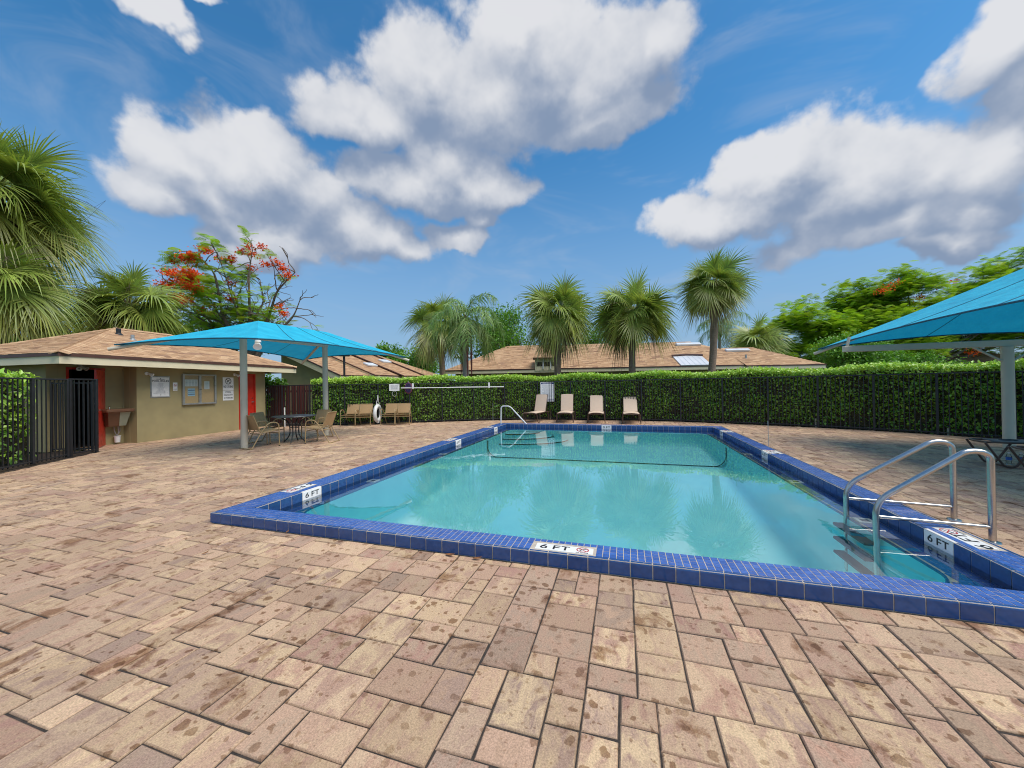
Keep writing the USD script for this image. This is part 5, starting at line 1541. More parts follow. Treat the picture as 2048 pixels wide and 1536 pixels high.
part(tb, "table_top", revolve([(0.025, 0.695), (0.50, 0.695), (0.525, 0.70), (0.53, 0.71), (0.525, 0.72), (0.50, 0.725), (0.025, 0.722), (0.025, 0.695)], 40), M["table_dark"], smooth=40)
for k in range(4):
    a = k * math.pi / 2 + 0.5
    p = fillet([(math.cos(a) * .34, math.sin(a) * .34, 0.69), (math.cos(a) * .12, math.sin(a) * .12, .55), (math.cos(a) * .10, math.sin(a) * .10, .2), (math.cos(a) * .26, math.sin(a) * .26, 0.012)], .14, 6)
    part(tb, "leg", tube(p, 0.015, 8), M["black_iron"], smooth=40)
part(tb, "leg_ring", tube([(0.115 * math.cos(a), 0.115 * math.sin(a), 0.40) for a in np.arange(16) / 16 * 2 * math.pi], 0.008, 6, closed=True), M["black_iron"])


def chaise(label, loc, rz, group, back):
    """sling lounger: foot end at local -y, back raised at the +y end"""
    t = Thing("chaise_lounge", label, "lounger", loc, rz, group)
    hinge_ = np.array([0, 1.05, 0.36])
    bd_ = np.array([0, math.cos(back), math.sin(back)])
    for s in (-1, 1):
        part(t, "side_rail", tube(fillet([(s * .27, 0.02, .355), (s * .28, .1, .365), (s * .28, 1.55, .36)], .06, 5), 0.016, 8), M["brown_tube"], smooth=40)
        for y in (0.10, 1.25):
            p = fillet([(s * .285, y - .06, .36), (s * .315, y - .01, .05), (s * .318, y + .05, .018), (s * .318, y + .14, .018), (s * .315, y + .2, .06), (s * .285, y + .26, .36)], .05, 5)
            part(t, "leg", tube(p, 0.015, 8), M["brown_tube"], smooth=40)
        part(t, "back_rail", tube([hinge_ + [s * .25, 0, 0], hinge_ + [s * .25, 0, 0] + bd_ * .74], 0.013, 8), M["brown_tube"], smooth=40)
    for y, z in ((0.03, .352), (0.75, .33), (1.5, .345)):
        part(t, "cross_bar", tube([(-.275, y, z), (.275, y, z)], 0.014, 8), M["brown_tube"], smooth=40)
    part(t, "back_top_bar", tube([hinge_ + bd_ * .74 + [-.25, 0, 0], hinge_ + bd_ * .74 + [.25, 0, 0]], 0.013, 8), M["brown_tube"], smooth=40)
    part(t, "prop", tube([hinge_ + bd_ * .4 + [-.2, 0, 0], (-.2, 1.42, .35)], 0.010, 6), M["brown_tube"])
    part(t, "prop", tube([hinge_ + bd_ * .4 + [.2, 0, 0], (.2, 1.42, .35)], 0.010, 6), M["brown_tube"])
    L_ = np.linspace(0, 1, 9)[:, None]
    a = lambda s: np.array([[s * .268, .03, .372]]) * (1 - L_) + np.array([[s * .268, 1.04, .368]]) * L_
    b = lambda s: (hinge_ + [s * .25, 0, 0.012] + bd_ * .02) * (1 - L_) + (hinge_ + [s * .25, 0, 0.012] + bd_ * .735) * L_
    part(t, "seat", sling(a(1), a(-1), 0.03), M["pink_sling"], smooth=40)
    part(t, "backrest", sling(b(1), b(-1), 0.012), M["pink_sling"], smooth=40)
    return t


cx_ = [((1059, 846.0), -0.36, 1.20, "pink beige sling lounger left of the pool rules sign, turned askew by the handrail"), ((1129, 846.5), -0.06, 1.22, "pink beige sling lounger just right of the pool rules sign on the fence"),
       ((1192.5, 847.5), 0.0, 1.02, "pink beige sling lounger third from the handrail, behind the 3 FT marker"), ((1263.5, 849.0), 0.03, 0.85, "pink beige sling lounger with the lowest back, last in the row")]
for (px, py), dz, bk, lb in cx_:
    p = G(px, py)
    vdir = math.atan2(p[1], p[0]) - math.pi / 2
    chaise(lb, p, vdir * 0.75 + dz, "pink beige loungers in a row along the far fence", bk)

# dark low benches under the right canopy
def low_bench(label, loc, rz, group):
    t = Thing("low_bench", label, "bench", loc, rz, group)
    L, Wd, H_ = 1.75, 0.40, 0.405
    part(t, "frame", tube(fillet([(0.05, -Wd / 2, H_), (L - .05, -Wd / 2, H_), (L, 0, H_), (L - .05, Wd / 2, H_), (0.05, Wd / 2, H_), (0, 0, H_), (0.05, -Wd / 2, H_)], .06, 5), 0.016, 8), M["brown_tube"], smooth=40)
    tp_ = part(t, "bench_top", cbox((L / 2 + 0.08, 0, H_ + 0.006), (L - .24, Wd - 0.02, 0.02), 0.006), M["dark_mesh"])
    part(tp_, "ring", tube([(0.42 + 0.10 * math.cos(a), 0.03 + 0.08 * math.sin(a), H_ + 0.018) for a in np.arange(20) / 20 * 2 * math.pi], 0.008, 6, closed=True), M["ink_black"])
    for s in (-1, 1):
        y = s * Wd / 2
        p = fillet([(0.02, y, H_), (0.24, y, 0.018), (0.36, y, 0.018), (0.58, y, H_), (0.62, y, H_)], .07, 6)
        part(t, "leg", tube(p, 0.016, 8), M["brown_tube"], smooth=40)
        p = fillet([(L - 0.02, y, H_), (L - 0.24, y, 0.018), (L - 0.36, y, 0.018), (L - 0.58, y, H_), (L - 0.62, y, H_)], .07, 6)
        part(t, "leg", tube(p, 0.016, 8), M["brown_tube"], smooth=40)
    part(t, "floor_bar", tube([(0.30, -Wd / 2, 0.018), (0.30, Wd / 2, 0.018)], 0.014, 8), M["brown_tube"], smooth=40)
    return t


q0 = G(1928, 878, 0.405)
bn = low_bench("dark low bench on bent brown tube legs, the farther of two at the right edge", (q0[0] + 0.02, q0[1] - 0.15, 0), -0.10, "dark low benches under the right canopy")
q1 = G(2019, 894.5, 0.405)
bn.copy("dark low bench on bent brown tube legs, the nearer of two at the right edge", (q1[0] + 0.02, q1[1] - 0.10, 0), -0.10)
n_ = {"f": ("fresnel", {"IOR": 1.3}), "t": ("transparent_bsdf", {"color": (0.93, 0.95, 0.96)}), "s": ("glossy_bsdf", {"color": (1, 1, 1), "roughness": 0.05}), "m": ("mix_closure", {})}
material("clear_plastic", n_, [("f.fac", "m.fac"), ("t.BSDF", "m.closure1"), ("s.BSDF", "m.closure2")], "m.closure")
for (px, py), lb in (((2018, 930), "clear water bottle with blue label, the left one on the paving by the benches"), ((2043, 931), "clear water bottle with blue label, the right one at the picture's edge")):
    b = Thing("water_bottle", lb, "bottle", G(px, py), 0, "water bottles standing by the benches")
    part(b, "bottle_body", revolve([(0, 0), (0.031, 0.0), (0.033, 0.01), (0.031, 0.06), (0.033, 0.08), (0.033, 0.135), (0.028, 0.16), (0.013, 0.19), (0.013, 0.20)], 16), M["clear_plastic"], smooth=40)
    part(b, "label_wrap", revolve([(0.0338, 0.085), (0.0338, 0.13)], 16), M["water_label"])
    part(b, "water_fill", revolve([(0, 0.004), (0.029, 0.005), (0.029, 0.07), (0, 0.07)], 12), M["clear_plastic"])
    part(b, "cap", revolve([(0.0145, 0.192), (0.0145, 0.21), (0.0, 0.21)], 12), M["white_metal"])

# ------------------------------------------------------------------ pool ladder and handrail
ld_ = Thing("pool_ladder", "stainless steel pool ladder with two looped grab rails at the deep right corner", "pool ladder")
for y, xb, xf in ((4.88, 3.18, 2.285), (4.29, 3.05, 2.235)):
    p = fillet([(xb, y, -0.03), (xb, y, 0.78), (xb - 0.15, y, 0.80), (xf, y, 0.30), (xf, y, -0.62), (xf + 0.06, y, -0.66)], 0.14, 9)
    part(ld_, "grab_rail", tube(p, 0.0245, 14), M["stainless"], smooth=50)
    part(ld_, "cross_rail", tube([(xf + 0.01, y, 0.155), (xb - 0.01, y, 0.135)], 0.016, 10), M["stainless"], smooth=50)
    part(ld_, "base_collar", revolve([(0.026, 0.0), (0.055, 0.0), (0.05, 0.012), (0.026, 0.018)], 16, (xb, y, 0.0)), M["stainless"], smooth=40)
for z in (-0.12, -0.27, -0.42):
    part(ld_, "tread", cbox((2.20, 4.585, z), (0.10, 0.55, 0.03), 0.006), M["pool_step_dark"])
hr = Thing("handrail", "slim bent stainless handrail leading down the steps at the far left pool corner", "handrail")
yh = 12.42
part(hr, "rail", tube(fillet([(-4.22, yh, 0.10), (-4.20, yh, 0.72), (-3.88, yh, 0.72), (-3.05, yh, -0.14)], 0.10, 7), 0.0215, 10), M["white_metal"], smooth=50)
part(hr, "base_collar", revolve([(0.023, 0.0), (0.05, 0.0), (0.046, 0.012), (0.023, 0.018)], 14, (-4.22, yh, HC)), M["stainless"], smooth=40)

# ------------------------------------------------------------------ things on the back fence
def fence_px(px):
    """the place on the fence line that a column of pixels shows, and the fence's direction and inward normal there"""
    xs = project(np.column_stack([fence_line, np.zeros(len(fence_line))]))[0]
    s = np.interp(px, xs, np.linspace(0, _ft[-1], 90))
    p = fence_at(np.array([s]))[0]; q = fence_at(np.array([s + 0.05]))[0]
    d = unit(np.append(q - p, 0))
    return np.append(p, 0), d, np.array([d[1], -d[0], 0])


def z_at(px, py, p):
    return on_plane(px, py, p, unit([p[0], p[1], 0]))[2]


def fence_board(name, label, px, cat_):
    p, d, n_ = fence_px((px[0] + px[2]) / 2)
    z1, z0 = z_at(px[0], px[1], p), z_at(px[0], px[3], p)
    a, b = fence_px(px[0])[0], fence_px(px[2])[0]
    w = np.linalg.norm(b - a)
    th = Thing(name, label, cat_, p + n_ * 0.03 + np.array([0, 0, (z0 + z1) / 2]), math.atan2(n_[1], n_[0]))
    return th, w, z1 - z0


f1, w, h = fence_board("pool_rules_sign", "weathered white sign with navy bands on the far fence headed POOL RULES", (1082, 764.5, 1109.5, 803), "sign")
b_ = part(f1, "board", wx(cbox((0, 0, 0.003), (w, h, 0.006), 0.001)), M["marker_white"])
part(b_, "navy_band", wx(box((-w * 0.45, h * 0.40, 0.0062), (w * 0.45, h * 0.475, 0.007))), M["ink_blue"])
part(b_, "lettering", wx(text("POOL RULES", h * 0.055, 0.001, fit=w * 0.8), 0, h * 0.411, 0.0071), M["paper"])
part(b_, "lettering", wx(text("NO DIVING", h * 0.085, 0.001, fit=w * 0.92), 0, -h * 0.455, 0.0063), M["ink_blue"])
lines(f1, b_, [0.8, 0.7, 0.76, 0.6, 0.8, 0.74, 0.5, 0.78, 0.7, 0.66, 0.5, 0.72, 0.6], w, h * 0.33, h * 0.05, h * 0.016, "ink_grey", 0.0063, 5)
f2, w, h = fence_board("fence_notice", "small white notice with grey print wired to the fence left of the leaf net", (779.5, 768, 800, 782), "sign")
b_ = part(f2, "board", wx(cbox((0, 0, 0.003), (w, h, 0.006), 0.001)), M["marker_white"])
lines(f2, b_, [0.7, 0.7, 0.7, 0.6, 0.7], w, h * 0.22, h * 0.12, h * 0.06, "ink_grey", 0.0063, 6)
cp = np.array([wx((np.array([[w * (0.02 + 0.22 * math.sin(a * 2 * math.pi)), -h * 0.5 - 0.11 + 0.10 * math.cos(a * 2 * math.pi), 0.02]]), np.zeros((0, 3), int)))[0][0] for a in np.linspace(0, 0.97, 22)])
part(f2, "wire_loop", tube(cp, 0.006, 6), M["rope_white"])
# hook pole on its two white holders, and the leaf net
pa, d_, n_a = fence_px(805); pb = fence_px(1008)[0]; zA, zB = z_at(805, 776, pa), z_at(1008, 773.5, pb)
mids = []
for x in np.linspace(805, 1008, 30):
    p, d_, n_ = fence_px(x)
    mids.append(p + n_ * 0.06)
mids = np.array(mids)
l0, l1 = pa + n_a * 0.30 + np.array([0, 0, zA]), pb + np.array([0.1, -0.25, zB])
hp = Thing("hook_pole", "long white rescue pole resting level along the far fence on two holders", "pole")
part(hp, "pole", tube([l0, (l0 + l1) / 2, l1], 0.020, 10), M["white_metal"], smooth=40)
for x in (827.5, 977.5):
    p, d_, n_ = fence_px(x)
    s_ = (x - 805) / (1008 - 805)
    q = l0 + (l1 - l0) * s_
    part(hp, "holder", cat([xform(cbox((0, 0, 0), (0.075, 0.05, 0.22), 0.006), np.array([q[0], q[1], q[2] + 0.07]), d_, n_ * -1), tube([np.array([q[0], q[1], q[2] + 0.13]), np.array([p[0], p[1], q[2] + 0.13])], 0.012, 6)]), M["white_metal"])
p, d_, n_ = fence_px(818.5)
ln_ = Thing("leaf_net", "navy leaf skimmer net with a red rim hanging on the far fence", "net", p + n_ * 0.10 + np.array([0, 0, z_at(818.5, 777, p)]), math.atan2(n_[1], n_[0]))
rim = [(0, 0.13 * math.sin(a), 0.03 + 0.22 * math.cos(a) * (1.0 if math.cos(a) < 0 else 0.9)) for a in np.arange(24) / 24 * 2 * math.pi]
part(ln_, "rim", tube(rim, 0.016, 8, closed=True), M["net_rim"], smooth=40)
mesh_ = [tube([(0.01 + 0.05 * (1 - (y / 0.12) ** 2), y, 0.03 - 0.2 * math.sqrt(max(1 - (y / 0.13) ** 2, 0.02))), (0.05, y * 0.9, 0.03), (0.01, y, 0.03 + 0.19 * math.sqrt(max(1 - (y / 0.13) ** 2, 0.02)))], 0.007, 4) for y in np.linspace(-0.12, 0.12, 11)]
mesh_ += [tube([(0.01, -0.13 * math.sqrt(max(1 - (z / 0.21) ** 2, 0.02)), 0.03 + z), (0.05, 0, 0.03 + z), (0.01, 0.13 * math.sqrt(max(1 - (z / 0.21) ** 2, 0.02)), 0.03 + z)], 0.007, 4) for z in np.linspace(-0.19, 0.18, 14)]
part(ln_, "netting", cat(mesh_), M["net_blue"])
part(ln_, "handle", tube([(0.01, 0, 0.24), (0.01, 0, 0.30)], 0.018, 8), M["grey_metal"])
# life ring on its rope
p, d_, n_ = fence_px(757)
zc_ = z_at(757, 826, p)
vw = unit(np.array([p[0], p[1], 0])); ax = unit(np.array([vw[1], -vw[0], 0]) * 0.93 - vw * 0.36)
lr = Thing("life_ring", "white life ring hanging from a rope on the far fence between the chairs", "life ring", p + n_ * 0.16 + np.array([0, 0, zc_]))
u_ = np.cross((0, 0, 1), ax)
circ = np.arange(36) / 36 * 2 * math.pi
part(lr, "ring", tube([0.29 * (math.cos(a) * u_ + math.sin(a) * np.array([0, 0, 1.0])) for a in circ], 0.072, 12, closed=True), M["white_metal"], smooth=50)
part(lr, "grab_line", tube([0.385 * (math.cos(a) * u_ + math.sin(a) * np.array([0, 0, 1.0])) * (1 - 0.05 * abs(math.sin(2 * a))) for a in circ], 0.008, 6, closed=True), M["rope_white"])
hook = np.array([0, 0, z_at(757, 790, p) - zc_]) - n_ * 0.1
for s in (-1, 1):
    part(lr, "rope", tube([u_ * 0.20 * s + np.array([0, 0, 0.26]), u_ * 0.06 * s + hook * 0.6 + np.array([0, 0, 0.08]), hook], 0.012, 6), M["rope_white"])
part(lr, "float", revolve([(0, 0), (0.045, 0.0), (0.05, 0.02), (0.05, 0.14), (0.03, 0.16), (0, 0.16)], 12, (0.05, -0.05, z_at(757, 845, p) - zc_)), M["white_metal"], smooth=40)
part(lr, "rope", tube([(0.05, -0.05, z_at(757, 845, p) - zc_ + 0.15), (0.03, -0.03, -0.36)], 0.01, 6), M["rope_white"])
# stakes at the foot of the hedge
for (px, y0, y1, mt), lb in (((1895, 869, 854, "post_paint"), "short beige garden stake light with a dark cap behind the right fence"), ((1631, 852, 840, "post_paint"), "short beige stake behind the fence at the hedge foot, near the pool's far right"), ((986, 841, 806, "white_metal"), "thin white stake in the hedge left of the handrail"), ((576, 851, 815, "white_metal"), "thin white pipe standing before the brown board fence")):
    p, d_, n_ = fence_px(px)
    q = p - n_ * (0.12 if px > 600 else -0.2)
    h_ = z_at(px, y1, q)
    st = Thing("stake", lb, "stake", (q[0], q[1], -0.02))
    part(st, "shaft", tube([(0, 0, 0), (0, 0, h_)], 0.022, 8), M[mt], smooth=40)
    part(st, "cap", revolve([(0, 0), (0.03, 0), (0.03, 0.06), (0.024, 0.07), (0, 0.07)] if mt == "post_paint" else [(0, 0), (0.026, 0), (0.02, 0.02), (0, 0.022)], 10, (0, 0, h_)), M["black_iron" if px == 1895 else mt], smooth=40)
rq = G(1530, 891, HC)
rd = Thing("thin_rod", "very thin grey rod standing upright at the outer edge of the pool's right side", "rod", (RO + 0.03, rq[1], 0))
part(rd, "shaft", tube([(0, 0, 0), (0.002, 0, 0.30), (0, 0, 0.62)], 0.005, 6), M["grey_metal"])
part(rd, "foot", revolve([(0, 0), (0.03, 0), (0.028, 0.01), (0.008, 0.02)], 10), M["grey_metal"])
# a few dry leaves by the pool edge
for k, (px, py, a, L) in enumerate(((559, 1062, 0.4, 0.06), (575, 1066, 1.5, 0.045), (905, 1108, -0.2, 0.11), (960, 1113, 0.1, 0.09), (411, 1109, 1.0, 0.06))):
    q = G(px, py)
    if k in (2, 3):
        q[1] = NO - 0.05
    lv = np.array([(-0.5, 0, 0.012), (-0.2, 0.16, 0.02), (0.2, 0.13, 0.03), (0.5, 0, 0.05), (0.2, -0.13, 0.022), (-0.2, -0.15, 0.015), (0, 0, 0.012)]) * [L, L, 0.6]
    solo("dry_leaf", rotz((lv, np.array([[6, 0, 5], [6, 1, 0], [6, 2, 1], [6, 3, 2], [6, 4, 3], [6, 5, 4]])), a, q + [0, 0, 0.004]), M["dry_leaf"], ["small curled dry leaf against the near pool edge, the left one of a pair", "tiny dry leaf against the near pool edge, the right one of a pair", "long dry leaf lying along the near pool edge", "dry leaf along the near pool edge left of the 6 FT marker", "dry leaf on the paving in front of the pool's near left corner"][k], "leaf")
# ------------------------------------------------------------------ palms
def strip(base, d, nrm, L, w, droop, segs, r, taper=1.0):
    """a long leaflet from base along d, bending down; two faces folded along the midrib are one flat strip here"""
    s = np.linspace(0, 1, segs + 1)
    side = np.cross(d, nrm)
    side = side / max(np.linalg.norm(side), 1e-6)
    p = base + d * (L * s)[:, None] + np.array([0, 0, -1.0]) * (droop * L * s ** 2.6)[:, None]
    ww = w * np.interp(s, [0, 0.25, 0.6, 1.0], [0.55, 1.0, 0.75, 0.06])
    return np.concatenate([p - side * ww[:, None] / 2, p + side * ww[:, None] / 2]), segs


def strips_mesh(items):
    vs, fs, n = [], [], 0
    for v, segs in items:
        m = segs + 1
        for k in range(segs):
            fs += [[n + k, n + k + 1, n + m + k + 1], [n + k, n + m + k + 1, n + m + k]]
        vs.append(v); n += len(v)
    return np.vstack(vs), np.array(fs)


def fan_frond(az, el, R, r, nleaf=36, segs=4, droop=0.5, age=0.0):
    """a costapalmate leaf: stalk, then a folded fan of leaflets that arches over and hangs at the tips"""
    h = np.array([math.cos(az), math.sin(az), 0])
    d0 = h * math.cos(el) + np.array([0, 0, math.sin(el)])
    pet = R * r.uniform(0.20, 0.55)
    bend = 0.16 + 0.22 * max(math.cos(el), 0)
    ps = np.array([d0 * pet * s + np.array([0, 0, -bend * pet * s * s]) for s in np.linspace(0, 1, 5)])
    tipd = unit(ps[-1] - ps[-2])
    up = unit(np.cross(np.cross(tipd, (0, 0, 1.0)), tipd) + 1e-6)
    lat = np.cross(tipd, up)
    roll = r.normal(0, 0.7)
    up, lat = up * math.cos(roll) + lat * math.sin(roll), lat * math.cos(roll) - up * math.sin(roll)
    items, tones = [], []
    w = 2.1 * R * 0.55 / nleaf
    for k in range(nleaf):
        a = (k / (nleaf - 1) * 2 - 1)
        ang = a * 2.05
        # the blade folds into a shallow V and its rib curves back
        d = tipd * math.cos(ang) + lat * math.sin(ang) + up * (0.30 * abs(math.sin(ang)) - 0.15)
        d = unit(d)
        base = ps[-1] + tipd * (0.10 * R * (1 - abs(a)))
        L = R * (0.62 - 0.20 * abs(a) ** 2) * r.uniform(0.86, 1.08)
        dr = droop * r.uniform(0.5, 1.5) * (0.6 + 0.5 * (1 - abs(a)))
        items.append(strip(base, d, up, L, w * r.uniform(0.8, 1.15), dr, segs, r))
        tones.append(np.tile([np.clip(age + r.normal(0, 0.06), 0, 1), np.clip(0.5 + r.normal(0, 0.22), 0, 1), r.random()], (2 * (segs + 1), 1)))
    v, f = strips_mesh(items)
    pv, pf = tube(ps, np.linspace(0.016, 0.010, 5) * (R / 1.6), 5)
    return (np.vstack([v, pv]), np.vstack([f, pf + len(v)])), np.vstack(tones + [np.tile([0.45, 0.55, 0.5], (len(pv), 1))])


def trunk_mesh(base, top, r0, r1, r, n=10, wob=0.03):
    s = np.linspace(0, 1, 14)
    base, top = np.asarray(base, float), np.asarray(top, float)
    ctr = base + (top - base) * s[:, None]
    off = np.array([0.10, 0.04, 0]) * np.sin(s * math.pi)[:, None] * r.normal()
    rr = (r0 + (r1 - r0) * s) * (1 + wob * r.normal(size=14))
    return tube(ctr + off, rr, n)


def sabal(label, px, py_c, dep, rad_px, trunk_px=None, seed=0, n=38, name="cabbage_palm", hang=0.0, nleaf=42, group=None, segs=4, dead=4, el_min=-0.75, yellow=0.0):
    """fan palm: crown centred where the photograph shows it, at the depth dep; rad_px is the crown's radius in pixels"""
    r = np.random.default_rng(seed)
    c = D(px, py_c, dep)
    R = rad_px * dep / F_PX / math.sqrt(1 + ((px - 1024) / F_PX) ** 2) ** 0.5
    foot = D(trunk_px if trunk_px else px, 772, dep)
    foot[2] = -0.05
    t = Thing(name, label, "palm tree", foot, 0, group)
    top = c - foot + np.array([0, 0, -0.10 * R])
    part(t, "trunk", trunk_mesh((0, 0, 0), top, 0.19, 0.145, r), M["palm_bark"], smooth=50)
    boots = []
    for k in range(18):
        a, z = k * 2.4, top[2] - r.uniform(0.0, 0.9)
        o = np.array([top[0] * z / top[2], top[1] * z / top[2], z])
        d = np.array([math.cos(a), math.sin(a), 1.3])
        boots.append(tube([o + d * [0.10, 0.10, 0], o + d * 0.20, o + d * [0.24, 0.24, 0.25]], [0.05, 0.035, 0.012], 5))
    part(t, "leaf_bases", cat(boots), M["boot_brown"])
    for k in range(n):
        u = (k + 0.5) / n
        el = math.asin(np.clip(1.0 - (1.0 - math.sin(el_min)) * u ** 0.92, -1, 1)) if True else 0
        el = min(el, 1.45) + r.normal(0, 0.08)
        az = k * 2.39996 + r.normal(0, 0.18)
        old = np.clip((0.15 - el) / 1.2, 0, 1)
        m_, tn_ = fan_frond(az, el, R * r.uniform(0.92, 1.1) * (1.12 if el > 0.55 else 1.0), r, nleaf, segs, 0.21 + 0.30 * old + hang * (0.35 + 0.65 * old) + 0.08 * max(math.cos(el), 0), np.clip(0.10 + 0.55 * old + yellow * old, 0, 1))
        part(t, "frond", (m_[0] + top, m_[1]), M["sabal_leaf"], tone=tn_)
    for k in range(dead):
        m_, tn_ = fan_frond(r.uniform(0, 6.28), r.uniform(-1.2, -0.5), R * 0.85, r, nleaf - 8, segs, 0.9, 0.9)
        part(t, "dead_frond", (m_[0] + top, m_[1]), M["dry_frond"], tone=tn_)
    st = []
    for k in range(7):
        az, el = r.uniform(0, 6.28), r.uniform(0.2, 0.7)
        d = np.array([math.cos(az) * math.cos(el), math.sin(az) * math.cos(el), math.sin(el)])
        p = [top + d * R * s * 1.05 + np.array([0, 0, -0.45 * R * s ** 2.4]) for s in np.linspace(0, 1, 6)]
        st.append(tube(p, np.linspace(0.012, 0.004, 6), 4))
        for q in range(9):
            b = p[3] + (p[5] - p[3]) * r.random()
            st.append(tube([b, b + r.normal(0, 0.16, 3) * R / 1.8 + [0, 0, -0.08], b + r.normal(0, 0.24, 3) * R / 1.8 + [0, 0, -0.3]], 0.004, 3))
    part(t, "flower_stalks", cat(st), M["twig"], kind="stuff")
    return t


def queen(label, px, py_c, dep, rad_px, seed, n=17, name="feather_palm", skirt=True):
    """feather palm with long drooping plumes"""
    r = np.random.default_rng(seed)
    c = D(px, py_c, dep)
    R = rad_px * dep / F_PX
    foot = D(px, 772, dep); foot[2] = -0.05
    t = Thing(name, label, "palm tree", foot)
    top = c - foot
    part(t, "trunk", trunk_mesh((0, 0, 0), top, 0.16, 0.13, r, wob=0.02), M["palm_bark_grey"], smooth=50)
    part(t, "leaf_bases", tube([top - [0, 0, 0.75], top - [0, 0, 0.45], top, top + [0, 0, 0.5]], [0.14, 0.21, 0.15, 0.05], 10), M["boot_brown"], smooth=50)
    for k in range(n):
        u = (k + 0.5) / n
        el = 1.35 - 1.75 * u + r.normal(0, 0.08)
        az = k * 2.39996 + r.normal(0, 0.2)
        L = R * r.uniform(1.25, 1.55)
        h = np.array([math.cos(az), math.sin(az), 0])
        s = np.linspace(0, 1, 15)
        ang = el - (1.9 + 0.6 * (1 - u)) * s ** 1.25
        stp = np.column_stack([np.cos(ang)[:, None] * h[None], np.sin(ang)])[:, [0, 1, 3]] if False else (np.cos(ang)[:, None] * h[None, :] + np.sin(ang)[:, None] * np.array([0, 0, 1.0]))
        p = top + np.array([0, 0, 0.25]) + np.vstack([[0, 0, 0], np.cumsum(stp[:-1] * L / 14, 0)])
        items, tones = [], []
        old = np.clip(u - 0.55, 0, 1)
        m_ = 58
        for q in range(m_):
            x = 0.14 + 0.86 * q / m_
            i = min(int(x * 14), 13)
            b = p[i] + (p[i + 1] - p[i]) * (x * 14 - i)
            tg = unit(p[i + 1] - p[i])
            sd = unit(np.cross(tg, (0, 0, 1.0)) + 1e-6)
            for sg in (-1, 1):
                d = unit(sd * sg * r.uniform(0.5, 0.95) + tg * 0.55 + r.normal(0, 0.30, 3))
                ll = R * 0.40 * math.sin(min(math.pi * (0.16 + 0.8 * x), math.pi)) ** 0.6 * r.uniform(0.75, 1.1)
                items.append(strip(b, d, unit(np.cross(d, tg)), ll, 0.035, r.uniform(0.6, 1.25), 3, r))
                tones.append(np.tile([np.clip(0.08 + 0.7 * old + r.normal(0, 0.05), 0, 1), np.clip(0.5 + r.normal(0, 0.2), 0, 1), 0.5], (8, 1)))
        v, f = strips_mesh(items)
        pv, pf = tube(p, np.linspace(0.028, 0.006, 15), 5)
        part(t, "frond", (np.vstack([v, pv]), np.vstack([f, pf + len(v)])), M["queen_leaf"], tone=np.vstack(tones + [np.tile([0.3, 0.6, 0.5], (len(pv), 1))]))
    if skirt:
        for k in range(5):
            a = r.uniform(0, 6.28)
            o = top + np.array([math.cos(a) * 0.28, math.sin(a) * 0.28, -0.5])
            part(t, "dead_frond", tube([top + [math.cos(a) * 0.12, math.sin(a) * 0.12, -0.1], o, o - [0, 0, 1.1], o - [0, 0, r.uniform(1.9, 2.4)]], [0.03, 0.06, 0.07, 0.02], 6, flat=0.5), M["board_red"])
    return t


sabal("tallest fan palm of the row, far right with a bare straight trunk", 1425, 562, 18.3, 74, 1411, 3, 46, dead=4, el_min=-0.55, yellow=0.25)
sabal("broad full fan palm second from the right in the row behind the hedge", 1267, 613, 18.4, 84, 1266, 4, 54, dead=5, el_min=-0.62)
sabal("shaggy fan palm with hanging fronds, directly right of the feather palm in the row", 1118, 616, 18.2, 78, 1118, 5, 52, hang=0.16, dead=9, el_min=-0.75)
sabal("browning fan palm half hidden behind the drooping feather palm", 876, 640, 21.5, 64, 884, 6, 34, hang=0.2, dead=8, yellow=0.3, el_min=-1.0)
queen("drooping feather palm with long plumes left of the row of fan palms", 931, 650, 18.0, 72, 7)
sabal("rounded fan palm standing beyond the long house, beside the spreading tree", 1512, 672, 31.0, 68, 1512, 8, 34, hang=0.2, dead=6, nleaf=26, el_min=-1.0)
queen("small pale feather palm far off behind the long house roof", 1440, 660, 37.0, 48, 9, 12, skirt=False)
sabal("huge fan palm filling the left edge above the pool house", -8, 365, 12.6, 200, -30, 10, 58, hang=0.12, nleaf=52, segs=6, dead=6, el_min=-0.85)
sabal("lower fan palm at the left edge with fronds hanging over the pool house roof", 2, 550, 12.0, 160, 0, 12, 40, hang=0.25, nleaf=46, segs=5, dead=3, el_min=-0.9)
sabal("shaggy round fan palm behind the pool house roof beside the red flowering tree", 260, 600, 15.5, 118, 260, 13, 52, hang=0.25, nleaf=40, segs=5, dead=9, el_min=-0.9, yellow=0.1)
sabal("small yellow green fan palm low between the two big palms behind the house", 130, 655, 17.0, 70, 130, 14, 26, hang=0.2, nleaf=34, dead=3, yellow=0.3)


# ------------------------------------------------------------------ branching trees
def branches(r, o, d, L, rad, depth, spread, out, tips, flat=0.0, gnarl=0.25, kids=(2, 3)):
    n = 6
    p = [np.asarray(o, float)]
    v = unit(d)
    for k in range(n):
        v = unit(v + r.normal(0, gnarl / n ** 0.5, 3) + np.array([0, 0, -flat * 0.08]))
        p.append(p[-1] + v * L / n)
    out.append(tube(p, np.linspace(rad, rad * 0.62, n + 1), 8 if rad > 0.08 else 5))
    if depth == 0:
        tips.append((p[-1], v)); tips.append((p[-3], v))
        return
    for k in range(r.integers(kids[0], kids[1] + 1)):
        a = r.normal(0, 1, 3); a -= v * (a @ v); a = unit(a)
        w = unit(v + a * spread * r.uniform(0.7, 1.25))
        w[2] = w[2] * (1 - flat * 0.6)
        branches(r, p[-1] if k < 2 else p[-2], unit(w), L * r.uniform(0.62, 0.82), rad * 0.60, depth - 1, spread, out, tips, flat, gnarl, kids)


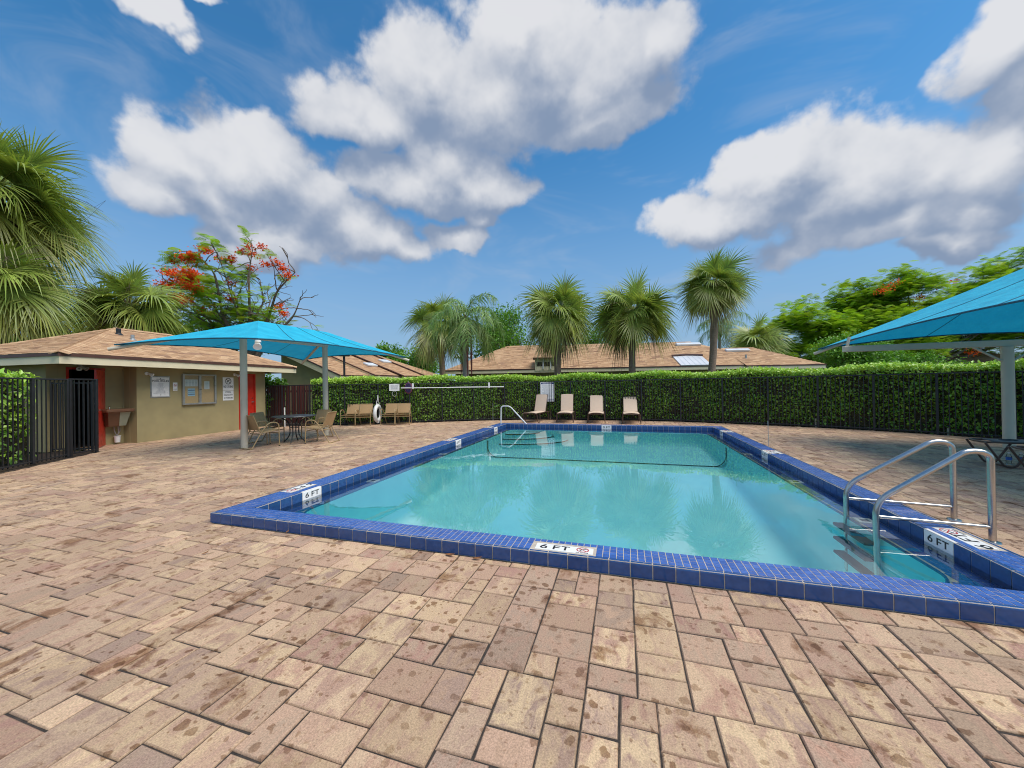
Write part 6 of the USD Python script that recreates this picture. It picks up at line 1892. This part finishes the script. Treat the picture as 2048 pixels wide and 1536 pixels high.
def spray_template(n=9, L=1.0):
    """a feathery compound leaf: narrow pinnae in pairs along an arching rib"""
    vs, fs, m = [], [], 0
    for k in range(n):
        x = 0.12 + 0.86 * k / (n - 1)
        z = 0.12 * math.sin(x * 2.2) - 0.22 * x * x
        w = 0.42 * math.sin(math.pi * (0.14 + 0.80 * x)) ** 0.8
        for s in (-1, 1):
            b = np.array([0, x, z]); tip = np.array([s * w, x + 0.20 * w, z - 0.10 * w])
            hw = 0.032
            vs += [b + [0, -hw, 0], tip * [0.6, 1, 1] + [0, -hw, 0.02] + (b * [0.4, 0, 0]), tip, tip * [0.6, 1, 1] + [0, hw, 0.02], b + [0, hw, 0]]
            fs += [[m, m + 1, m + 3], [m, m + 3, m + 4], [m + 1, m + 2, m + 3]]
            m += 5
    return np.array(vs) * L, np.array(fs)


SPV, SPF = spray_template()


def feathery_crown(r, pts, per, size, spread, red=0.0, drop=0.0):
    """leaves of a flame tree around the twig ends: (mesh, tones), (flower mesh, tones)"""
    c = np.repeat(np.array(pts), per, axis=0)
    c = c + r.normal(0, 1, c.shape) * spread
    n = len(c)
    az = r.uniform(0, 2 * math.pi, n)
    el = r.normal(0.05 - drop, 0.30, n)
    Y = np.column_stack([np.cos(az) * np.cos(el), np.sin(az) * np.cos(el), np.sin(el)])
    Z = np.column_stack([r.normal(0, 0.22, n), r.normal(0, 0.22, n), np.ones(n)])
    Z -= Y * (Z * Y).sum(1, keepdims=True); Z /= np.linalg.norm(Z, axis=1, keepdims=True)
    tone = np.column_stack([np.clip(r.normal(0.22, 0.2, n), 0, 1), np.clip(r.normal(0.5, 0.22, n), 0, 1), r.random(n)])
    return scatter(SPV, SPF, c, (np.cross(Y, Z), Y, Z), size * r.uniform(0.7, 1.2, n), tone)


PET_V = np.array([(0, 0, 0), (-0.32, 0.6, 0.12), (0, 1.0, 0.05), (0.32, 0.6, 0.12)])
PET_F = np.array([(0, 2, 1), (0, 3, 2)])


def flowers(r, centres, per, size, spread):
    c = np.repeat(np.array(centres), per, axis=0)
    c = c + r.normal(0, 1, c.shape) * spread
    n = len(c)
    tone = np.column_stack([r.random(n), np.clip(r.normal(0.55, 0.2, n), 0, 1), r.random(n)])
    return scatter(PET_V, PET_F, c, rand_rot(n, r, 0.5), size * r.uniform(0.7, 1.3, n), tone)


# flame tree at the left: open, twiggy, with flower clusters
r = np.random.default_rng(31)
DEP = 20.0
base = D(500, 772, DEP); base[2] = -0.05
t = Thing("flame_tree", "open twiggy flame tree with bunches of red orange flowers behind the turquoise canopy", "tree", base)
crownc = D(470, 620, DEP) - base
br, tips = [], []
br.append(tube([(0, 0, 0), (0.05, 0, 1.2), (0.0, 0.05, 2.6), (0.1, 0, 3.4)], [0.26, 0.22, 0.19, 0.17], 10))
vdir_ = unit([base[0], base[1], 0]); rt_ = np.array([vdir_[1], -vdir_[0], 0])
limb_px = [(330, 560), (390, 505), (440, 520), (505, 500), (520, 560), (590, 545), (600, 600), (560, 640), (420, 600), (370, 620), (480, 640), (350, 590), (545, 590), (455, 570)]
lim_tips = []
for k, (px, py) in enumerate(limb_px):
    e_ = D(px, py, DEP + r.uniform(-1.8, 1.8)) - base
    s_ = np.array([0.1, 0, 3.2 if k % 2 else 2.6])
    m1 = s_ + (e_ - s_) * 0.4 + r.normal(0, 0.2, 3) + [0, 0, 0.3]
    m2 = s_ + (e_ - s_) * 0.72 + r.normal(0, 0.18, 3) + [0, 0, 0.15]
    br.append(tube(fillet([s_, m1, m2, e_], 0.4, 4), np.linspace(0.10, 0.022, 10), 6))
    lim_tips.append(e_)
    for q, o_ in enumerate((m1, m2, e_, (m1 + m2) / 2, (m2 + e_) / 2)):
        for z_ in range(2):
            bare = 500 < px
            branches(r, o_, unit(r.normal(0, 1, 3) * [1, 1, 0.5] + [0, 0, 0.45] + 0.6 * unit(e_ - s_)), r.uniform(0.45, 0.95), 0.028, 1, 0.7, br, tips, 0.4, 0.5)
part(t, "trunk_and_limbs", cat(br), M["tree_bark"], smooth=50)
tp_ = np.array([p for p, v in tips])
ppx, ppy, _ = project(tp_ + base)
dens = np.where(ppx < 430, 0.9, np.where(ppx < 500, 0.45, 0.10)) + np.where((ppy > 610) & (ppx < 540), 0.4, 0)
lf = tp_[r.random(len(tp_)) < dens * 0.8]
v, f, tn = feathery_crown(r, lf, 5, 0.52, 0.09)
part(t, "foliage", (v, f), M["poinciana_leaf"], tone=tn, kind="stuff")
fpx = [(375, 568), (385, 575), (362, 565), (390, 560), (396, 552), (350, 585), (358, 592), (368, 598), (383, 557), (345, 553), (378, 528), (380, 545), (400, 590), (345, 580), (415, 500), (407, 497), (423, 503), (370, 508), (382, 508), (393, 512), (440, 520), (458, 523), (465, 519), (480, 512), (500, 498), (503, 505), (527, 504), (498, 528), (530, 533), (555, 521), (560, 533), (580, 541), (460, 577), (455, 598), (462, 600), (415, 625), (420, 635), (560, 617), (566, 625), (572, 632), (553, 610), (430, 612), (345, 520)]
fc_ = []
for px, py in fpx:
    fc_.append(D(px + r.normal(0, 2), py + r.normal(0, 2), DEP + r.uniform(-2.2, -0.4)) - base)
allp, allx = np.array([p for p, v in tips]), None
allx = np.column_stack(project(allp + base)[:2])
for k, (px, py) in enumerate(fpx):                       # a bunch sits on the twig end nearest to where it shows
    d2 = np.hypot(allx[:, 0] - px, allx[:, 1] - py) + 3 * np.linalg.norm(allp - fc_[k], axis=1) * 0
    q = int(np.argmin(d2 + 4 * np.random.default_rng(k).random(len(d2))))
    fc_[k] = allp[q] + np.array([0, 0, 0.08])
v, f, tn = flowers(r, fc_[:14], 280, 0.13, np.array([0.24, 0.24, 0.13]))
v2, f2_, tn2 = flowers(r, fc_[14:], 70, 0.115, np.array([0.13, 0.13, 0.08]))
part(t, "flowers", (np.vstack([v, v2]), np.vstack([f, f2_ + len(v)])), M["flower_red"], tone=np.vstack([tn, tn2]), kind="stuff")

# spreading flame tree at the right
r = np.random.default_rng(37)
DEP = 34.0
base = D(1835, 772, DEP); base[2] = -0.05
t = Thing("flame_tree", "wide umbrella shaped feathery green tree behind the right canopy with few red blooms", "tree", base)
br, tips = [], []
br.append(tube([(0, 0, 0), (-0.1, 0, 0.9), (0.05, 0, 1.8), (0.1, 0.1, 2.3)], [0.40, 0.34, 0.32, 0.30], 12))
outline = [(1500, 650), (1560, 625), (1640, 602), (1700, 585), (1780, 555), (1860, 540), (1940, 532), (2010, 530), (2080, 540), (2160, 560), (2240, 600), (2300, 640)]
ends = []
for k in range(34):
    px = r.uniform(1570, 2290)
    topy = np.interp(px, [o[0] for o in outline], [o[1] for o in outline])
    py = topy + 8 + (r.random() ** 1.3) * (718 - topy) * 0.92
    if 1620 < px and py > 700:
        py = 690
    ends.append(D(px, py, DEP + r.uniform(-2.2, 4.2)) - base)
s_ = np.array([0.1, 0.1, 2.1])
for k, e_ in enumerate(ends):
    m1 = s_ + (e_ - s_) * [0.35, 0.35, 0.45] + r.normal(0, 0.25, 3)
    m2 = s_ + (e_ - s_) * [0.72, 0.72, 0.86] + r.normal(0, 0.25, 3)
    br.append(tube(fillet([s_ + r.normal(0, 0.06, 3), m1, m2, e_], 0.6, 4), np.linspace(0.16 if k < 8 else 0.07, 0.02, 10), 6))
    for o_ in (m1 + (m2 - m1) * 0.6, m2, (m2 + e_) / 2, e_):
        for z_ in range(4):
            branches(r, o_, unit(r.normal(0, 1, 3) * [1, 1, 0.3] + [0, 0, 0.25] + 0.5 * unit((e_ - s_) * [1, 1, 0.3])), r.uniform(0.9, 1.9), 0.03, 1, 0.8, br, tips, 0.6, 0.45)
part(t, "trunk_and_limbs", cat(br), M["tree_bark"], smooth=50)
tp_ = np.array([p for p, v in tips])
v, f, tn = feathery_crown(r, tp_, 15, 0.68, np.array([0.5, 0.5, 0.15]))
part(t, "foliage", (v, f), M["poinciana_leaf"], tone=tn, kind="stuff")
fc_ = [D(px + r.normal(0, 3), py + r.normal(0, 2), DEP - 2.6 + r.uniform(-0.6, 0.6)) - base for px, py in ((1758, 583), (1768, 579), (1776, 577), (1835, 566), (1834, 592), (1830, 598), (1795, 565), (1945, 706), (1952, 703), (1880, 575), (1910, 560))]
v, f, tn = flowers(r, fc_, 44, 0.13, np.array([0.24, 0.24, 0.12]))
part(t, "flowers", (v, f), M["flower_red"], tone=tn, kind="stuff")


def bushy(name, label, px, py0, py1, dep, half_px, seed, leaf, n_leaf, squat=1.0, lobes=9, trunk=True, mat="broad_leaf"):
    """leafy tree or shrub: limbs, and leaves in uneven clumps"""
    r = np.random.default_rng(seed)
    base = D(px, 772, dep); base[2] = -0.05
    t = Thing(name, label, "tree" if trunk else "shrub", base)
    top, bot = D(px, py0, dep) - base, D(px, py1, dep) - base
    bot[2] = max(bot[2], 0.2)
    H2, Wd = (top[2] - bot[2]) / 2, half_px * dep / F_PX
    c0_ = (top + bot) / 2
    br, tips = [], []
    br.append(tube([(0, 0, 0), c0_ * 0.45, c0_ * [0.8, 0.8, 0.75]], [0.16, 0.13, 0.10] if trunk else [0.04, 0.03, 0.025], 8))
    clumps = []
    for k in range(lobes * 5):
        d = r.normal(0, 1, 3); d = unit(d) * r.random() ** 0.45
        p = c0_ + d * [Wd, Wd * 0.8, H2]
        p[2] = max(p[2], 0.25)
        clumps.append(p)
        br.append(tube([c0_ * [0.8, 0.8, 0.7], (c0_ + p) / 2 + r.normal(0, 0.1, 3), p], [0.05, 0.03, 0.012] if trunk else [0.015, 0.01, 0.005], 5))
    part(t, "trunk_and_limbs" if trunk else "stems", cat(br), M["tree_bark"], smooth=50)
    cl_ = np.array(clumps)
    w = r.uniform(0.4, 1.4, len(cl_)); w /= w.sum()
    ids = r.choice(len(cl_), n_leaf, p=w)
    pos = cl_[ids] + r.normal(0, 1, (n_leaf, 3)) * np.array([0.20, 0.20, 0.15]) * min(Wd, H2)
    lum = r.normal(0.5, 0.2, len(cl_))[ids]
    tone = np.column_stack([r.random(n_leaf), np.clip(lum + r.normal(0, 0.15, n_leaf), 0, 1), r.random(n_leaf)])
    v, f, tn = scatter(LEAF_V * [0.6, 1, 1], LEAF_F, pos, rand_rot(n_leaf, r, 0.7), leaf * r.uniform(0.7, 1.3, n_leaf), tone)
    part(t, "foliage", (v, f), M[mat], tone=tn, kind="stuff")


bushy("broadleaf_tree", "bushy bright green tree between the feather palm and the shaggy fan palm", 1010, 612, 735, 30, 72, 51, 0.20, 9000)
bushy("broadleaf_tree", "dense rounded green tree behind the row houses, left of the browning palm", 842, 684, 762, 36, 46, 52, 0.24, 6500)
bushy("broadleaf_tree", "dark green treetops past the right tip of the left canopy", 775, 690, 752, 38, 40, 53, 0.26, 5000)
bushy("broadleaf_tree", "green tree peeking between the two right fan palms over the roof", 1190, 645, 740, 38, 40, 54, 0.24, 4000)
bushy("broadleaf_tree", "dense green bushes under the spreading tree above the right hedge", 1700, 668, 770, 24, 70, 55, 0.17, 9000)
bushy("broadleaf_tree", "yellow green bushes behind the trunk of the spreading tree", 1830, 705, 770, 27, 90, 56, 0.17, 7000)
bushy("garden_shrub", "bright green broad leaved shrub between the pool house and the board fence", 545, 745, 835, 15.6, 26, 57, 0.16, 1300, trunk=False, lobes=4)
bushy("garden_shrub", "low leafy bush behind the pool house at the left edge under the palms", 60, 668, 740, 15.5, 90, 58, 0.15, 3500, trunk=False)
bushy("broadleaf_tree", "leafy tree low behind the red flowering tree and the canopy", 420, 625, 730, 24, 90, 59, 0.18, 6000)
